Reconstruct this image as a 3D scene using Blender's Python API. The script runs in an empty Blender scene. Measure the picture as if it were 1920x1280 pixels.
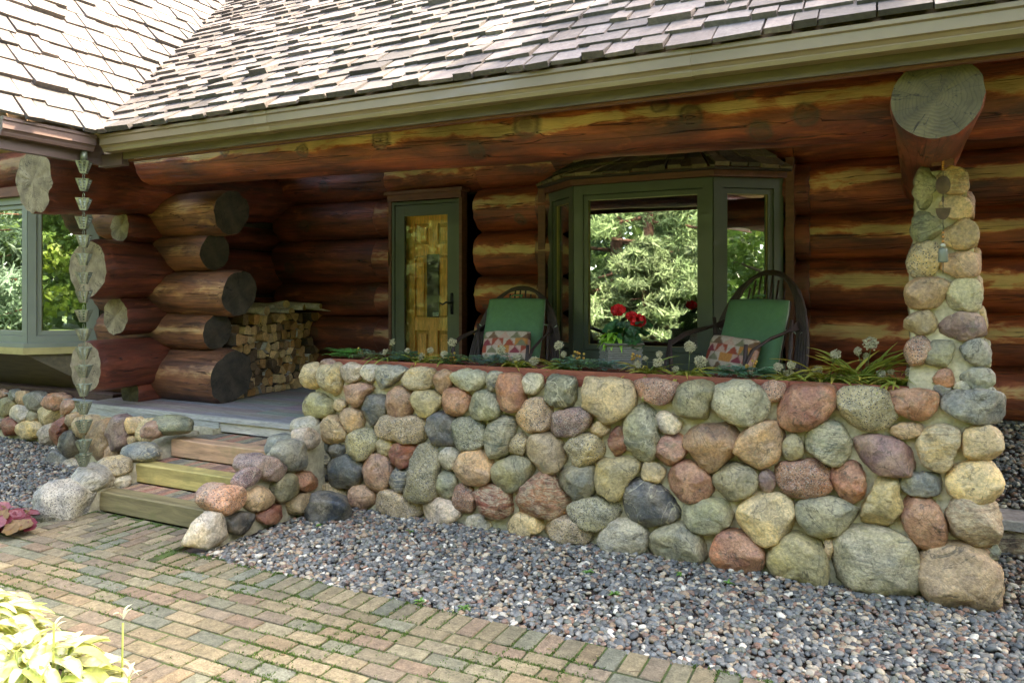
import bpy, math, random
import numpy as np
from mathutils import Vector, Matrix, noise, Quaternion
R=math.radians; PI=math.pi
S=bpy.context.scene; COL=S.collection
rng=np.random.default_rng(7); random.seed(7)

# ---------------------------------------------------------------- camera
VXL,VXR,HV=-1846.,1640.,549.
FP=math.sqrt((960-VXL)*(VXR-960)); TH=math.atan((VXR-960)/FP); SN,CS=math.sin(TH),math.cos(TH)
CAM=(0,-4.5,1.62)
cd=bpy.data.cameras.new('camera'); cam=bpy.data.objects.new('camera',cd); COL.objects.link(cam)
cam.location=CAM; cam.rotation_euler=(R(90),0,TH)
cd.sensor_width=36; cd.lens=FP/1920*36; cd.shift_y=-(640-HV)/1920; cd.clip_start=.05; cd.clip_end=500
S.camera=cam
# ---------------------------------------------------------------- world + sun
W=bpy.data.worlds.new('World'); S.world=W; W.use_nodes=True
SUN=Vector((.42,.44,.82)).normalized()
sk=W.node_tree.nodes.new('ShaderNodeTexSky'); sk.sky_type='NISHITA'; sk.sun_disc=False
sk.air_density=.7; sk.dust_density=2.5; sk.ozone_density=.3; sk.sun_elevation=math.asin(SUN.z); sk.sun_rotation=math.atan2(SUN.x,SUN.y)
bg=W.node_tree.nodes['Background']; W.node_tree.links.new(sk.outputs[0],bg.inputs[0]); bg.inputs[1].default_value=.15
sl=bpy.data.lights.new('sun','SUN'); so=bpy.data.objects.new('sun',sl); COL.objects.link(so)
sl.energy=2.0; sl.angle=R(.5); sl.color=(1,.95,.86); so.rotation_euler=SUN.to_track_quat('Z','Y').to_euler()
S.view_settings.view_transform='Standard'; S.view_settings.look='None'; S.view_settings.gamma=1
S.view_settings.exposure=4.05
S.view_settings.use_white_balance=True; S.view_settings.white_balance_temperature=8000; S.view_settings.white_balance_tint=11   # camera set for open shade
S.render.engine='CYCLES'
S.cycles.caustics_reflective=False; S.cycles.max_bounces=8; S.cycles.transparent_max_bounces=12; S.cycles.diffuse_bounces=6

# ---------------------------------------------------------------- helpers
def ray(u,v):
    a=(u-960)/FP; return (-SN+a*CS, CS+a*SN, (HV-v)/FP)
def U(u,v,x=None,y=None,z=None):           # a picture point to the plane the thing really stands on
    d=ray(u,v)
    if z is not None: t=(z-CAM[2])/d[2]
    elif y is not None: t=(y-CAM[1])/d[1]
    else: t=x/d[0]
    return Vector((d[0]*t,CAM[1]+d[1]*t,CAM[2]+d[2]*t))
def empty(name,loc=(0,0,0),rz=0,parent=None):
    o=bpy.data.objects.new(name,None); COL.objects.link(o); o.location=loc; o.rotation_euler=(0,0,rz)
    o.empty_display_size=.1
    if parent: o.parent=parent
    return o
def tag(o,label=None,cat=None,group=None,kind=None):
    if label: o['label']=label
    if cat: o['category']=cat
    if group: o['group']=group
    if kind: o['kind']=kind
    return o
def mesh(name,V,F,C=None,smooth=True,MI=None):
    V=np.asarray(V,dtype=np.float32).reshape(-1,3)
    me=bpy.data.meshes.new(name)
    if isinstance(F,np.ndarray):
        k=F.shape[1]; n=len(F)
        me.vertices.add(len(V)); me.vertices.foreach_set('co',V.ravel())
        me.loops.add(n*k); me.loops.foreach_set('vertex_index',F.astype(np.int32).ravel())
        me.polygons.add(n); me.polygons.foreach_set('loop_start',np.arange(n,dtype=np.int32)*k)
        me.update(calc_edges=True)
    else:
        me.from_pydata(V.tolist(),[],[list(map(int,f)) for f in F]); me.update()
    me.polygons.foreach_set('use_smooth',np.full(len(me.polygons),bool(smooth)))
    if C is not None:
        C=np.asarray(C,dtype=np.float32)
        if C.ndim==1: C=np.tile(C,(len(V),1))
        if C.shape[1]==3: C=np.hstack([C,np.ones((len(C),1),np.float32)])
        a=me.color_attributes.new('Col','FLOAT_COLOR','POINT'); a.data.foreach_set('color',C.astype(np.float32).ravel())
    if MI is not None: me.polygons.foreach_set('material_index',np.asarray(MI,dtype=np.int32))
    return me
def obj(name,me,mats,parent=None,loc=None,rot=None):
    if not isinstance(mats,(list,tuple)): mats=[mats]
    for m in mats: me.materials.append(m)
    o=bpy.data.objects.new(name,me); COL.objects.link(o)
    if loc is not None: o.location=loc
    if rot is not None: o.rotation_euler=rot
    if parent: o.parent=parent
    return o
class MB:
    def __init__(s): s.v=[];s.f=[];s.c=[];s.m=[];s.sm=[]
    def add(s,V,F,col=(.5,.5,.5),mi=0):
        b=len(s.v); s.v+= [tuple(p) for p in V]; s.f+=[tuple(i+b for i in f) for f in F]
        s.c+=[tuple(col)+(1,)]*len(V); s.m+=[mi]*len(F); return s
    def box(s,lo,hi,col=(.5,.5,.5),ch=0,mi=0,M=None,j=0):
        x0,y0,z0=lo;x1,y1,z1=hi
        if ch>0:
            c=ch;V=[];
            for z,i in((z0,0),(z1-c,0),(z1,c)):
                V+=[(x0+i,y0+i,z),(x1-i,y0+i,z),(x1-i,y1-i,z),(x0+i,y1-i,z)]
            F=[(3,2,1,0)]+[(a*4+k,a*4+(k+1)%4,a*4+4+(k+1)%4,a*4+4+k) for a in(0,1) for k in range(4)]+[(8,9,10,11)]
        else:
            V=[(x0,y0,z0),(x1,y0,z0),(x1,y1,z0),(x0,y1,z0),(x0,y0,z1),(x1,y0,z1),(x1,y1,z1),(x0,y1,z1)]
            F=[(3,2,1,0),(4,5,6,7),(0,1,5,4),(1,2,6,5),(2,3,7,6),(3,0,4,7)]
        if j: V=[(a+random.uniform(-j,j),b+random.uniform(-j,j),c_+random.uniform(-j,j)) for a,b,c_ in V]
        if M is not None: V=[M@Vector(p) for p in V]
        return s.add(V,F,col,mi)
    def rbox(s,lo,hi,b,col=(.5,.5,.5),mi=0,M=None):   # box with all edges bevelled (vertical profile rounded)
        x0,y0,z0=lo;x1,y1,z1=hi;V=[]
        for z,i in((z0,b),(z0+b,0),(z1-b,0),(z1,b)):
            for px,py,sx,sy in((x0,y0,1,1),(x1,y0,-1,1),(x1,y1,-1,-1),(x0,y1,1,-1)):
                V+=[(px+sx*(b+i),py+sy*i,z),(px+sx*i,py+sy*(b+i),z)] if (sx*sy<0) else [(px+sx*i,py+sy*(b+i),z),(px+sx*(b+i),py+sy*i,z)]
        F=[tuple(range(7,-1,-1)),tuple(range(24,32))]+[(a*8+k,a*8+(k+1)%8,a*8+8+(k+1)%8,a*8+8+k) for a in range(3) for k in range(8)]
        if M is not None: V=[M@Vector(p) for p in V]
        return s.add(V,F,col,mi)
    def tube(s,pts,r,n=8,col=(.5,.5,.5),mi=0,cap=True):
        pts=[Vector(p) for p in pts]; rs=r if isinstance(r,(list,tuple)) else [r]*len(pts)
        V=[];F=[];up=None
        for i,p in enumerate(pts):
            t=(pts[min(i+1,len(pts)-1)]-pts[max(i-1,0)]).normalized()
            if up is None: up=Vector((0,0,1)) if abs(t.z)<.9 else Vector((1,0,0))
            a=t.cross(up).normalized(); b=a.cross(t).normalized(); up=b
            for k in range(n):
                w=2*PI*k/n; V.append(p+a*(rs[i]*math.cos(w))+b*(rs[i]*math.sin(w)))
        for i in range(len(pts)-1):
            for k in range(n): F.append((i*n+k,i*n+(k+1)%n,(i+1)*n+(k+1)%n,(i+1)*n+k))
        if cap: F+=[tuple(range(n-1,-1,-1)),tuple((len(pts)-1)*n+k for k in range(n))]
        return s.add(V,F,col,mi)
    def prism(s,prof,x0,x1,axis='x',col=(.5,.5,.5),mi=0):   # extrude a closed profile along an axis
        n=len(prof)
        if axis=='x': V=[(x0,a,b) for a,b in prof]+[(x1,a,b) for a,b in prof]
        elif axis=='y': V=[(a,x0,b) for a,b in prof]+[(a,x1,b) for a,b in prof]
        else: V=[(a,b,x0) for a,b in prof]+[(a,b,x1) for a,b in prof]
        F=[tuple(range(n-1,-1,-1)),tuple(range(n,2*n))]+[(k,(k+1)%n,n+(k+1)%n,n+k) for k in range(n)]
        return s.add(V,F,col,mi)
    def build(s,name,mats,parent=None,smooth=False,loc=None,rot=None):
        me=mesh(name,s.v,s.f,s.c,smooth,s.m)
        return obj(name,me,mats,parent,loc,rot)
def ico(sub=1):
    t=(1+5**.5)/2
    V=[(-1,t,0),(1,t,0),(-1,-t,0),(1,-t,0),(0,-1,t),(0,1,t),(0,-1,-t),(0,1,-t),(t,0,-1),(t,0,1),(-t,0,-1),(-t,0,1)]
    F=[(0,11,5),(0,5,1),(0,1,7),(0,7,10),(0,10,11),(1,5,9),(5,11,4),(11,10,2),(10,7,6),(7,1,8),(3,9,4),(3,4,2),(3,2,6),(3,6,8),(3,8,9),(4,9,5),(2,4,11),(6,2,10),(8,6,7),(9,8,1)]
    V=[Vector(v).normalized() for v in V]
    for _ in range(sub):
        c={};G=[]
        def mid(a,b):
            k=(min(a,b),max(a,b))
            if k not in c: c[k]=len(V); V.append(((V[a]+V[b])/2).normalized())
            return c[k]
        for a,b,d in F:
            x,y,z=mid(a,b),mid(b,d),mid(d,a); G+=[(a,x,z),(b,y,x),(d,z,y),(x,y,z)]
        F=G
    return np.array([tuple(v) for v in V]),np.array(F)
I0,I1,I2=ico(0),ico(1),ico(2)
def rotm(n):                                # n random rotations
    q=rng.normal(size=(n,4)); q/=np.linalg.norm(q,axis=1)[:,None]; return quat(q)
def quat(q):
    w,x,y,z=q.T
    return np.stack([1-2*(y*y+z*z),2*(x*y-z*w),2*(x*z+y*w),2*(x*y+z*w),1-2*(x*x+z*z),2*(y*z-x*w),2*(x*z-y*w),2*(y*z+x*w),1-2*(x*x+y*y)],1).reshape(-1,3,3)

# ---------------------------------------------------------------- materials
class NT:
    def __init__(s,name):
        s.m=bpy.data.materials.new(name); s.m.use_nodes=True; s.t=s.m.node_tree; s.b=s.t.nodes['Principled BSDF']; s.o=s.t.nodes['Material Output']
    def n(s,typ,**k):
        nd=s.t.nodes.new('ShaderNode'+typ)
        for a,v in k.items():
            if a.startswith('_'): setattr(nd,a[1:],v)
            else:
                key=a.replace('_',' ')
                s.set(nd,key if key in nd.inputs else int(a[1:]) if a[0]=='i' and a[1:].isdigit() else key,v)
        return nd
    def set(s,nd,key,v):
        i=nd.inputs[key]
        if isinstance(v,bpy.types.Node): v=v.outputs[0]
        if isinstance(v,bpy.types.NodeSocket): s.t.links.new(v,i)
        else: i.default_value=tuple(v)+(1,) if (isinstance(v,(tuple,list)) and len(v)==3 and i.type=='RGBA') else v
    def bs(s,**k):
        for a,v in k.items(): s.set(s.b,a.replace('_',' '),v)
    def coord(s,scale=(1,1,1),rand=True,kind='Object',off=7.):
        tc=s.n('TexCoord'); mp=s.n('Mapping',Vector=tc.outputs[kind],Scale=scale)
        if rand:
            oi=s.n('ObjectInfo'); mu=s.n('Math',_operation='MULTIPLY',i0=oi.outputs['Random'],i1=off*10)
            s.set(mp,'Location',mu.outputs[0])
        return mp
    def noise(s,v,sc,det=4,ro=.55,dist=0): return s.n('TexNoise',Vector=v,Scale=sc,Detail=det,Roughness=ro,Distortion=dist)
    def ramp(s,f,stops):
        r=s.n('ValToRGB',Fac=f); e=r.color_ramp.elements
        while len(e)<len(stops): e.new(.5)
        for q,(p,c) in zip(e,stops): q.position=p; q.color=(c,c,c,1) if isinstance(c,(int,float)) else tuple(c)+(1,)
        return r
    def mix(s,f,a,b,mode='MIX'):
        m=s.n('Mix',_data_type='RGBA',_blend_type=mode); s.set(m,0,f); s.set(m,6,a); s.set(m,7,b); return m.outputs[2]
    def math(s,op,a,b=0.): 
        m=s.n('Math',_operation=op); s.set(m,0,a); s.set(m,1,b); return m.outputs[0]
    def bump(s,h,st,dist=.01): 
        b=s.n('Bump',Height=h,Strength=st,Distance=dist); s.set(s.b,'Normal',b); return b
def attr_mat(name,rough=.7,ns=20,na=.35,bump=.4,bd=.004,spec=.5,scale=(1,1,1),tr=0,coat=0,fine=4.):
    m=NT(name); v=m.coord(scale)
    a=m.n('Attribute',_attribute_name='Col')
    n1=m.noise(v,ns,5,.6); n2=m.noise(v,ns*fine,4,.6)
    k=m.ramp(n1.outputs[0],[(.3,1-na),(.7,1+na*.8)])
    k2=m.ramp(n2.outputs[0],[(.3,1-na*.6),(.7,1+na*.5)])
    c=m.mix(1.,a.outputs['Color'],k,'MULTIPLY'); c=m.mix(1.,c,k2,'MULTIPLY')
    m.bs(Base_Color=c,Roughness=rough,Specular_IOR_Level=spec,Coat_Weight=coat)
    if bump: m.bump(m.math('ADD',n1.outputs[0],m.math('MULTIPLY',n2.outputs[0],.5)),bump,bd)
    if tr:
        t=m.n('BsdfTranslucent',Color=c); ms=m.n('MixShader',i0=tr); m.set(ms,1,m.b.outputs[0]); m.set(ms,2,t); m.t.links.new(ms.outputs[0],m.o.inputs[0])
    return m.m
def plain(name,col,rough=.5,ns=8,na=.15,metal=0,bump=0,coat=0,scale=(1,1,1),bd=.003,spec=.5):
    m=NT(name); v=m.coord(scale); n1=m.noise(v,ns,5,.6)
    lo=tuple(c*(1-na) for c in col); hi=tuple(min(1,c*(1+na)) for c in col)
    m.bs(Base_Color=m.ramp(n1.outputs[0],[(.3,lo),(.7,hi)]),Roughness=rough,Metallic=metal,Coat_Weight=coat,Specular_IOR_Level=spec)
    if bump: m.bump(n1.outputs[0],bump,bd)
    return m.m
def log_mat(name,dark,mid,pale,patchy=.5,coat=.5):
    m=NT(name); v=m.coord((.8,5,5)); vf=m.coord((3,45,45)); vw=m.coord((2.6,8,8))
    n1=m.noise(v,1.6,6,.6,.6); n2=m.noise(vf,1,5,.7); n3=m.noise(vw,1.1,5,.62,.5)
    c=m.mix(m.ramp(n1.outputs[0],[(.33,0.),(.66,1.)]),dark,mid)
    c=m.mix(m.math('MULTIPLY',m.ramp(n2.outputs[0],[(.45,0.),(.75,1.)]),.5),c,tuple(x*.45 for x in dark))
    wm=m.ramp(n3.outputs[0],[(.60-.12*patchy,0.),(.66-.12*patchy,1.)])
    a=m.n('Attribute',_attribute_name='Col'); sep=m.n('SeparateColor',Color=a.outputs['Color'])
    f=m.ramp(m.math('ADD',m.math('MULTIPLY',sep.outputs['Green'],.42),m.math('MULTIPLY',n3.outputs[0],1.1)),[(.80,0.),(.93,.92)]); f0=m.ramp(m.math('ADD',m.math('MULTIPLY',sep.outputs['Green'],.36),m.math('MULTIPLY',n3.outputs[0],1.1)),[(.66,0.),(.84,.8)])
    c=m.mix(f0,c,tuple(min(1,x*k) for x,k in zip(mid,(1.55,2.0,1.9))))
    c=m.mix(f,c,pale)  # pale band along the front of the log, edges broken by noise
    c=m.mix(m.ramp(m.math('MULTIPLY',sep.outputs['Red'],m.math('ADD',m.math('MULTIPLY',n3.outputs[0],1.3),.35)),[(.14,0.),(.36,.8),(.6,.45),(.85,.7)]),c,(.07,.045,.028))
    big=m.noise(m.coord((1.1,2,2)),1.5,4,.6); c=m.mix(1.,c,m.ramp(big.outputs[0],[(.3,.55),(.7,1.4)]),'MULTIPLY')
    # checks: thin dark splits along the grain
    vc=m.coord((.35,14,14)); nc=m.noise(vc,1.,2,.5)
    ck=m.ramp(m.math('ABSOLUTE',m.math('SUBTRACT',nc.outputs[0],.5)),[(0.,1.),(.006,0.)])
    c=m.mix(m.math('MULTIPLY',ck,.8),c,(.01,.005,.003))
    m.bs(Base_Color=c,Roughness=.55,Coat_Weight=coat,Coat_Roughness=.33)
    h=m.math('ADD',m.math('MULTIPLY',n2.outputs[0],.4),n3.outputs[0]); h=m.math('SUBTRACT',h,m.math('MULTIPLY',ck,1.))
    m.bump(h,.9,.02)
    return m.m
def end_mat(name,c1,c2,crack=(.02,.015,.01),green=0):
    m=NT(name); tc=m.n('TexCoord'); sx=m.n('SeparateXYZ',Vector=tc.outputs['Object'])
    cb=m.n('CombineXYZ',i1=sx.outputs[1],i2=sx.outputs[2]); cb.inputs[0].default_value=0
    oi=m.n('ObjectInfo')
    nz=m.noise(cb,6,3,.5); ln=m.n('VectorMath',_operation='LENGTH'); m.set(ln,0,cb)
    rr=m.math('ADD',ln.outputs['Value'],m.math('MULTIPLY',nz.outputs[0],.10))
    rings=m.math('SINE',m.math('MULTIPLY',rr,420.))
    ang=m.math('ARCTAN2',sx.outputs[1],sx.outputs[2])
    cv=m.n('CombineXYZ',i0=m.math('MULTIPLY',ang,1.5),i1=m.math('MULTIPLY',ln.outputs['Value'],1.6),i2=m.math('MULTIPLY',oi.outputs['Random'],40.))
    nc=m.noise(cv,1.7,3,.6); ck=m.ramp(m.math('ABSOLUTE',m.math('SUBTRACT',nc.outputs[0],.5)),[(0.,1.),(.008,0.)])
    n2=m.noise(cb,9,5,.6)
    c=m.mix(m.ramp(n2.outputs[0],[(.3,0.),(.7,1.)]),c1,c2)
    c=m.mix(m.math('MULTIPLY',m.ramp(rings,[(.35,0.),(1.,1.)]),.3),c,tuple(x*.45 for x in c1))
    c=m.mix(ck,c,crack)
    m.bs(Base_Color=c,Roughness=.85)
    m.bump(m.math('SUBTRACT',m.math('MULTIPLY',rings,.12),ck),.6,.008)
    return m.m
def stone_mat(name,kind):
    m=NT(name); v=m.coord((1,1,1)); a=m.n('Attribute',_attribute_name='Col'); base=a.outputs['Color']
    n1=m.noise(v,7,6,.62,.4); n2=m.noise(v,60,4,.7); n3=m.noise(v,180,3,.6)
    lo=m.mix(1.,base,(.5,.52,.55),'MULTIPLY'); hi=m.mix(.35,base,(.55,.42,.24))
    c=m.mix(m.ramp(n1.outputs[0],[(.38,0.),(.62,1.)]),lo,hi); c=m.mix(.22,c,base)
    vk=m.noise(m.coord((1,1,1),off=3.),3.2,4,.6,1.2); c=m.mix(m.ramp(m.math('ABSOLUTE',m.math('SUBTRACT',vk.outputs[0],.52)),[(0.,.75),(.012,0.)]),c,(.05,.045,.03)); v9=m.noise(m.coord((1,1,1),off=5.),4.5,3,.5); c=m.mix(m.ramp(v9.outputs[0],[(.52,0.),(.66,.6)]),c,m.mix(1.,base,(1.35,1.25,1.0),'MULTIPLY'))
    if kind=='granite':
        sp=m.n('TexVoronoi',Vector=v,Scale=75.); c=m.mix(m.ramp(sp.outputs['Distance'],[(.22,1.),(.34,0.)]),c,(.035,.035,.035))
        c=m.mix(m.ramp(n3.outputs[0],[(.56,0.),(.62,.7)]),c,(.55,.5,.42))
    elif kind=='banded':
        oi=m.n('ObjectInfo'); mp=m.n('Mapping',Vector=v,Scale=(2.5,2.5,11)); rt=m.n('CombineXYZ',i1=m.math('MULTIPLY',oi.outputs['Random'],3.)); m.set(mp,'Rotation',rt)
        nb=m.noise(mp,2.2,5,.6,1.2); c=m.mix(m.ramp(nb.outputs[0],[(.44,0.),(.5,.7),(.56,0.)]),c,(.5,.42,.28)); c=m.mix(m.ramp(nb.outputs[0],[(.6,0.),(.68,.7)]),c,m.mix(1.,base,(.35,.38,.4),'MULTIPLY'))
    elif kind=='vein':
        vv=m.noise(v,4,3,.5,1.5); c=m.mix(m.ramp(m.math('ABSOLUTE',m.math('SUBTRACT',vv.outputs[0],.5)),[(0.,.85),(.018,0.)]),c,(.5,.44,.3))
    sp2=m.ramp(n2.outputs[0],[(.32,.6),(.68,1.3)]); c=m.mix(1.,c,sp2,'MULTIPLY')
    n4=m.noise(v,16,5,.7,1.); c=m.mix(m.ramp(n4.outputs[0],[(.56,0.),(.7,.55)]),c,(.16,.15,.09)); c=m.mix(m.ramp(n4.outputs[0],[(.28,.4),(.38,0.)]),c,(.55,.50,.36))
    hs=m.n('HueSaturation',Color=c,Saturation=1.11,Value=1.2); m.bs(Base_Color=hs.outputs[0],Roughness=.42 if kind=='smooth' else .52,Specular_IOR_Level=.5)
    h=m.math('ADD',n1.outputs[0],m.math('MULTIPLY',n2.outputs[0],.28)); h=m.math('ADD',h,m.math('MULTIPLY',n3.outputs[0],.1))
    m.bump(h,1.,.028 if kind!='smooth' else .02)
    return m.m
M={}
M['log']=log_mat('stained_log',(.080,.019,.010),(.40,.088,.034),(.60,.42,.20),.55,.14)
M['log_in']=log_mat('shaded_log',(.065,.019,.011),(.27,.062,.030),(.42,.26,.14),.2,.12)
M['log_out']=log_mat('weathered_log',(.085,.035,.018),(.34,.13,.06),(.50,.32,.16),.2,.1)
M['end_grey']=end_mat('grey_end_grain',(.15,.11,.065),(.42,.33,.20))
M['end_dark']=end_mat('dark_end_grain',(.04,.033,.025),(.115,.09,.062),(.005,.005,.005))
M['end_olive']=end_mat('olive_end_grain',(.05,.040,.015),(.12,.097,.038))
for k in('smooth','granite','banded','vein'): M['st_'+k]=stone_mat('fieldstone_'+k,k)
M['mortar']=attr_mat('mortar',.9,9,.25,.8,.012,.2)
M['shingle']=attr_mat('cedar_shingle',.85,5,.25,.5,.004,.25,(3,3,3))
M['brick']=attr_mat('brick_paver',.85,28,.35,.9,.006,.3)
M['pebble']=attr_mat('river_pebble',.5,60,.25,.2,.002,.45,fine=3.)
M['leaf']=attr_mat('leaf',.5,25,.2,.2,.002,.4,tr=.35)
M['needle']=attr_mat('needle',.6,3,.3,0,.002,.3,tr=.3)
M['wood']=attr_mat('sawn_wood',.6,6,.3,.5,.003,.3,(1,6,6))
M['woodz']=attr_mat('sawn_wood_upright',.5,6,.3,.3,.002,.35,(8,8,1))
M['deckw']=attr_mat('weathered_board',.7,5,.35,.5,.003,.3,(1,14,14))
M['fire']=attr_mat('split_wood',.8,22,.3,.7,.005,.2,(1,1,1))
M['cloth']=attr_mat('woven_cloth',.9,90,.15,.35,.002,.2)
M['gutter']=plain('bronze_gutter',(.20,.148,.082),.38,3,.12,.0,0,.2)
M['gutter_shaded']=plain('shaded_brown_gutter',(.12,.075,.06),.42,3,.12,.0,0,.2)  # wing gutter and fascia: brown with the shade there put into the colour
M['fascia']=plain('fascia_board',(.10,.073,.034),.6,4,.35,0,.3,0,(1,6,6))
M['rib']=plain('red_brown_trim',(.15,.055,.03),.6,5,.3,0,.3,0,(1,6,6))
M['frame']=plain('green_window_frame',(.085,.10,.072),.4,3,.12,0,0,.15)
M['frame_g']=plain('grey_green_frame',(.20,.215,.165),.45,3,.1,0,0,.1)
M['bead']=plain('yellow_wood_bead',(.42,.33,.13),.5,6,.2)
M['bark']=plain('tree_bark',(.13,.08,.05),.9,6,.4,0,1.,0,(4,4,.8),.03)
M['pbark']=plain('pine_bark',(.20,.10,.07),.9,6,.4,0,1.,0,(4,4,.8),.03)
M['willow']=plain('willow_rod',(.05,.028,.02),.6,20,.4,0,.4,0)
M['green']=attr_mat('green_canvas',.8,7,.08,.12,.006,.3)
M['copper']=plain('verdigris_copper',(.20,.22,.15),.4,18,.5,.5,.3)
M['copper_d']=plain('dark_copper',(.06,.085,.07),.4,18,.5,.4,.3)
M['bronze']=plain('brown_bronze',(.10,.06,.04),.4,18,.4,.5,.2)
M['black']=plain('black_iron',(.015,.015,.016),.4,9,.2)
M['soil']=plain('dark_mulch',(.045,.028,.018),.95,30,.5,0,1.,0,(1,1,1),.02)
M['dark']=plain('dark_interior',(.05,.035,.025),.9,3,.2)
M['pale']=plain('pale_linen',(.62,.6,.5),.9,12,.1)
M['bug']=plain('amber_glass',(.55,.25,.07),.15,9,.3)
M['siding']=plain('grey_lap_siding',(.42,.34,.32),.7,3,.15,0,.1,0,(1,8,8))
def glass(name,refl,tint,k=.8):
    m=NT(name); t=m.n('BsdfTransparent',Color=tint); g=m.n('BsdfGlossy',Color=(.95,1,.96),Roughness=0.)
    fr=m.n('Fresnel',IOR=1.5); f=m.math('ADD',m.math('MULTIPLY',fr.outputs[0],k),refl)
    v=m.coord((1,1,1)); n=m.noise(v,1.6,1,.4); bp=m.n('Bump',Height=n,Strength=.02,Distance=.05); m.set(g,'Normal',bp)
    ms=m.n('MixShader',i0=f); m.set(ms,1,t); m.set(ms,2,g); m.t.links.new(ms.outputs[0],m.o.inputs[0]); return m.m
M['glass']=glass('coated_window_glass',.37,(.75,.8,.75))
M['glass_d']=glass('storm_door_glass',.0,(.97,.97,.95),.45)
def grass_mat():
    m=NT('lawn'); v=m.coord((1,1,1),False); n=m.noise(v,1.2,6,.65); n2=m.noise(v,40,4,.7)
    c=m.mix(m.ramp(n.outputs[0],[(.35,0.),(.65,1.)]),(.055,.11,.022),(.13,.19,.045)); c=m.mix(1.,c,m.ramp(n2.outputs[0],[(.3,.6),(.7,1.3)]),'MULTIPLY')
    m.bs(Base_Color=c,Roughness=.8); m.bump(n2.outputs[0],1.,.04); return m.m
M['lawn']=grass_mat()
def moss_mat():
    m=NT('mossy_joint'); v=m.coord((1,1,1),False); n=m.noise(v,5,5,.65); n2=m.noise(v,130,3,.7)
    c=m.mix(m.ramp(n.outputs[0],[(.38,0.),(.55,1.)]),(.05,.04,.028),(.085,.13,.025)); c=m.mix(1.,c,m.ramp(n2.outputs[0],[(.3,.5),(.7,1.4)]),'MULTIPLY')
    m.bs(Base_Color=c,Roughness=.95); m.bump(n2.outputs[0],1.,.012); return m.m
M['moss']=moss_mat()
def timber_mat():      # green-stained landscape timber
    m=NT('mossy_timber'); v=m.coord((1.2,9,9)); n=m.noise(v,2.2,6,.65,.8); w=m.coord((2,2,2)); n2=m.noise(w,2.5,4,.6)
    a=m.n('Attribute',_attribute_name='Col')
    c=m.mix(1.,a.outputs['Color'],m.ramp(n.outputs[0],[(.3,.55),(.7,1.35)]),'MULTIPLY')
    c=m.mix(m.ramp(n2.outputs[0],[(.5,0.),(.68,.4)]),c,(.16,.17,.05))
    m.bs(Base_Color=c,Roughness=.7); m.bump(n.outputs[0],.5,.006); return m.m
M['timber']=timber_mat()

# ---------------------------------------------------------------- log builder
def log(name,p0,p1,r0,r1,parent,mats,seed=0,wavy=.02,lump=.05,knots=0,caps=(True,True),rough_end=.07,pale=1.,seg=.07,flare=0,n=30,slant=(0,0)):
    p0=Vector(p0);p1=Vector(p1);L=(p1-p0).length; d=(p1-p0).normalized()
    ns=max(8,int(L/seg)); kn=[]
    rs=random.Random(seed)
    if isinstance(knots,int): knots=[(rs.uniform(.1,.9)*L,rs.uniform(PI*.72,PI*1.25) ,rs.uniform(.035,.06)) for _ in range(knots)]
    xs=[L*i/ns for i in range(ns+1)]
    V=[];C=[];F=[];MI=[]
    q=d.to_track_quat('X','Z'); 
    for i,x in enumerate(xs):
        r=r0+(r1-r0)*x/L
        if flare: r*=1+flare*math.exp(-x/.35)
        for k in range(n):
            w=2*PI*k/n; cy,cz=math.cos(w),math.sin(w)
            nn=noise.noise(Vector((x*.9+seed*3.1,cy*.9,cz*.9+seed)))*lump*1.3+noise.noise(Vector((x*3.2,cy*2.2+seed,cz*2.2)))*lump*.5+noise.noise(Vector((x*9,cy*4+seed,cz*4)))*lump*.35+noise.noise(Vector((x*.5,cy*3.2+seed,cz*3.2)))*wavy*1.6
            rr=r*(1+nn); kc=0
            for (kx,kw,kr) in knots:
                dw=(w-kw+PI)%(2*PI)-PI; dd=((x-kx)**2+(dw*r)**2)/(kr*kr)
                if dd<9: rr+=kr*.55*math.exp(-dd*.8); kc=max(kc,math.exp(-dd*.75))
            if i==0 or i==ns:
                rr*=1-rough_end*(.5+.9*abs(noise.noise(Vector((cy*2.5+seed,cz*2.5,i)))))
            elif i==1 or i==ns-1: rr*=1+.0
            xx=x
            if i==0: xx=x+slant[0]*cz*r+abs(noise.noise(Vector((cy*2,cz*2,seed))))*.02
            if i==ns: xx=x+slant[1]*cz*r
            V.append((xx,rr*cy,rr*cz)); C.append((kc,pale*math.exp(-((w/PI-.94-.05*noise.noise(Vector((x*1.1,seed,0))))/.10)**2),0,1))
    for i in range(ns):
        for k in range(n): F.append((i*n+k,(i+1)*n+k,(i+1)*n+(k+1)%n,i*n+(k+1)%n)); MI.append(0)
    for e,(i,on) in enumerate(((0,caps[0]),(ns,caps[1]))):
        if not on: continue
        b=len(V); 
        for fr in(.97,.66,.33):
            for k in range(n):
                a=V[i*n+k]; V.append((a[0]+(.006 if fr<.9 else 0)*(-1 if e else 1)*0,a[1]*fr,a[2]*fr)); C.append((0,0,0,1))
        V.append((sum(V[i*n+k][0] for k in range(n))/n,0,0)); C.append((0,0,0,1)); ctr=len(V)-1
        rings=[[i*n+k for k in range(n)]]+[[b+j*n+k for k in range(n)] for j in range(3)]
        for j in range(3):
            for k in range(n):
                f=(rings[j][k],rings[j][(k+1)%n],rings[j+1][(k+1)%n],rings[j+1][k]); F.append(f if e==0 else f[::-1]); MI.append(1)
        for k in range(n):
            f=(rings[3][k],rings[3][(k+1)%n],ctr); F.append(f if e==0 else f[::-1]); MI.append(1)
    me=mesh(name,V,F,C,True,MI)
    o=obj(name,me,list(mats),parent,p0); o.rotation_mode='QUATERNION'; o.rotation_quaternion=q
    me.set_sharp_from_angle(angle=R(48))
    return o
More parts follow.
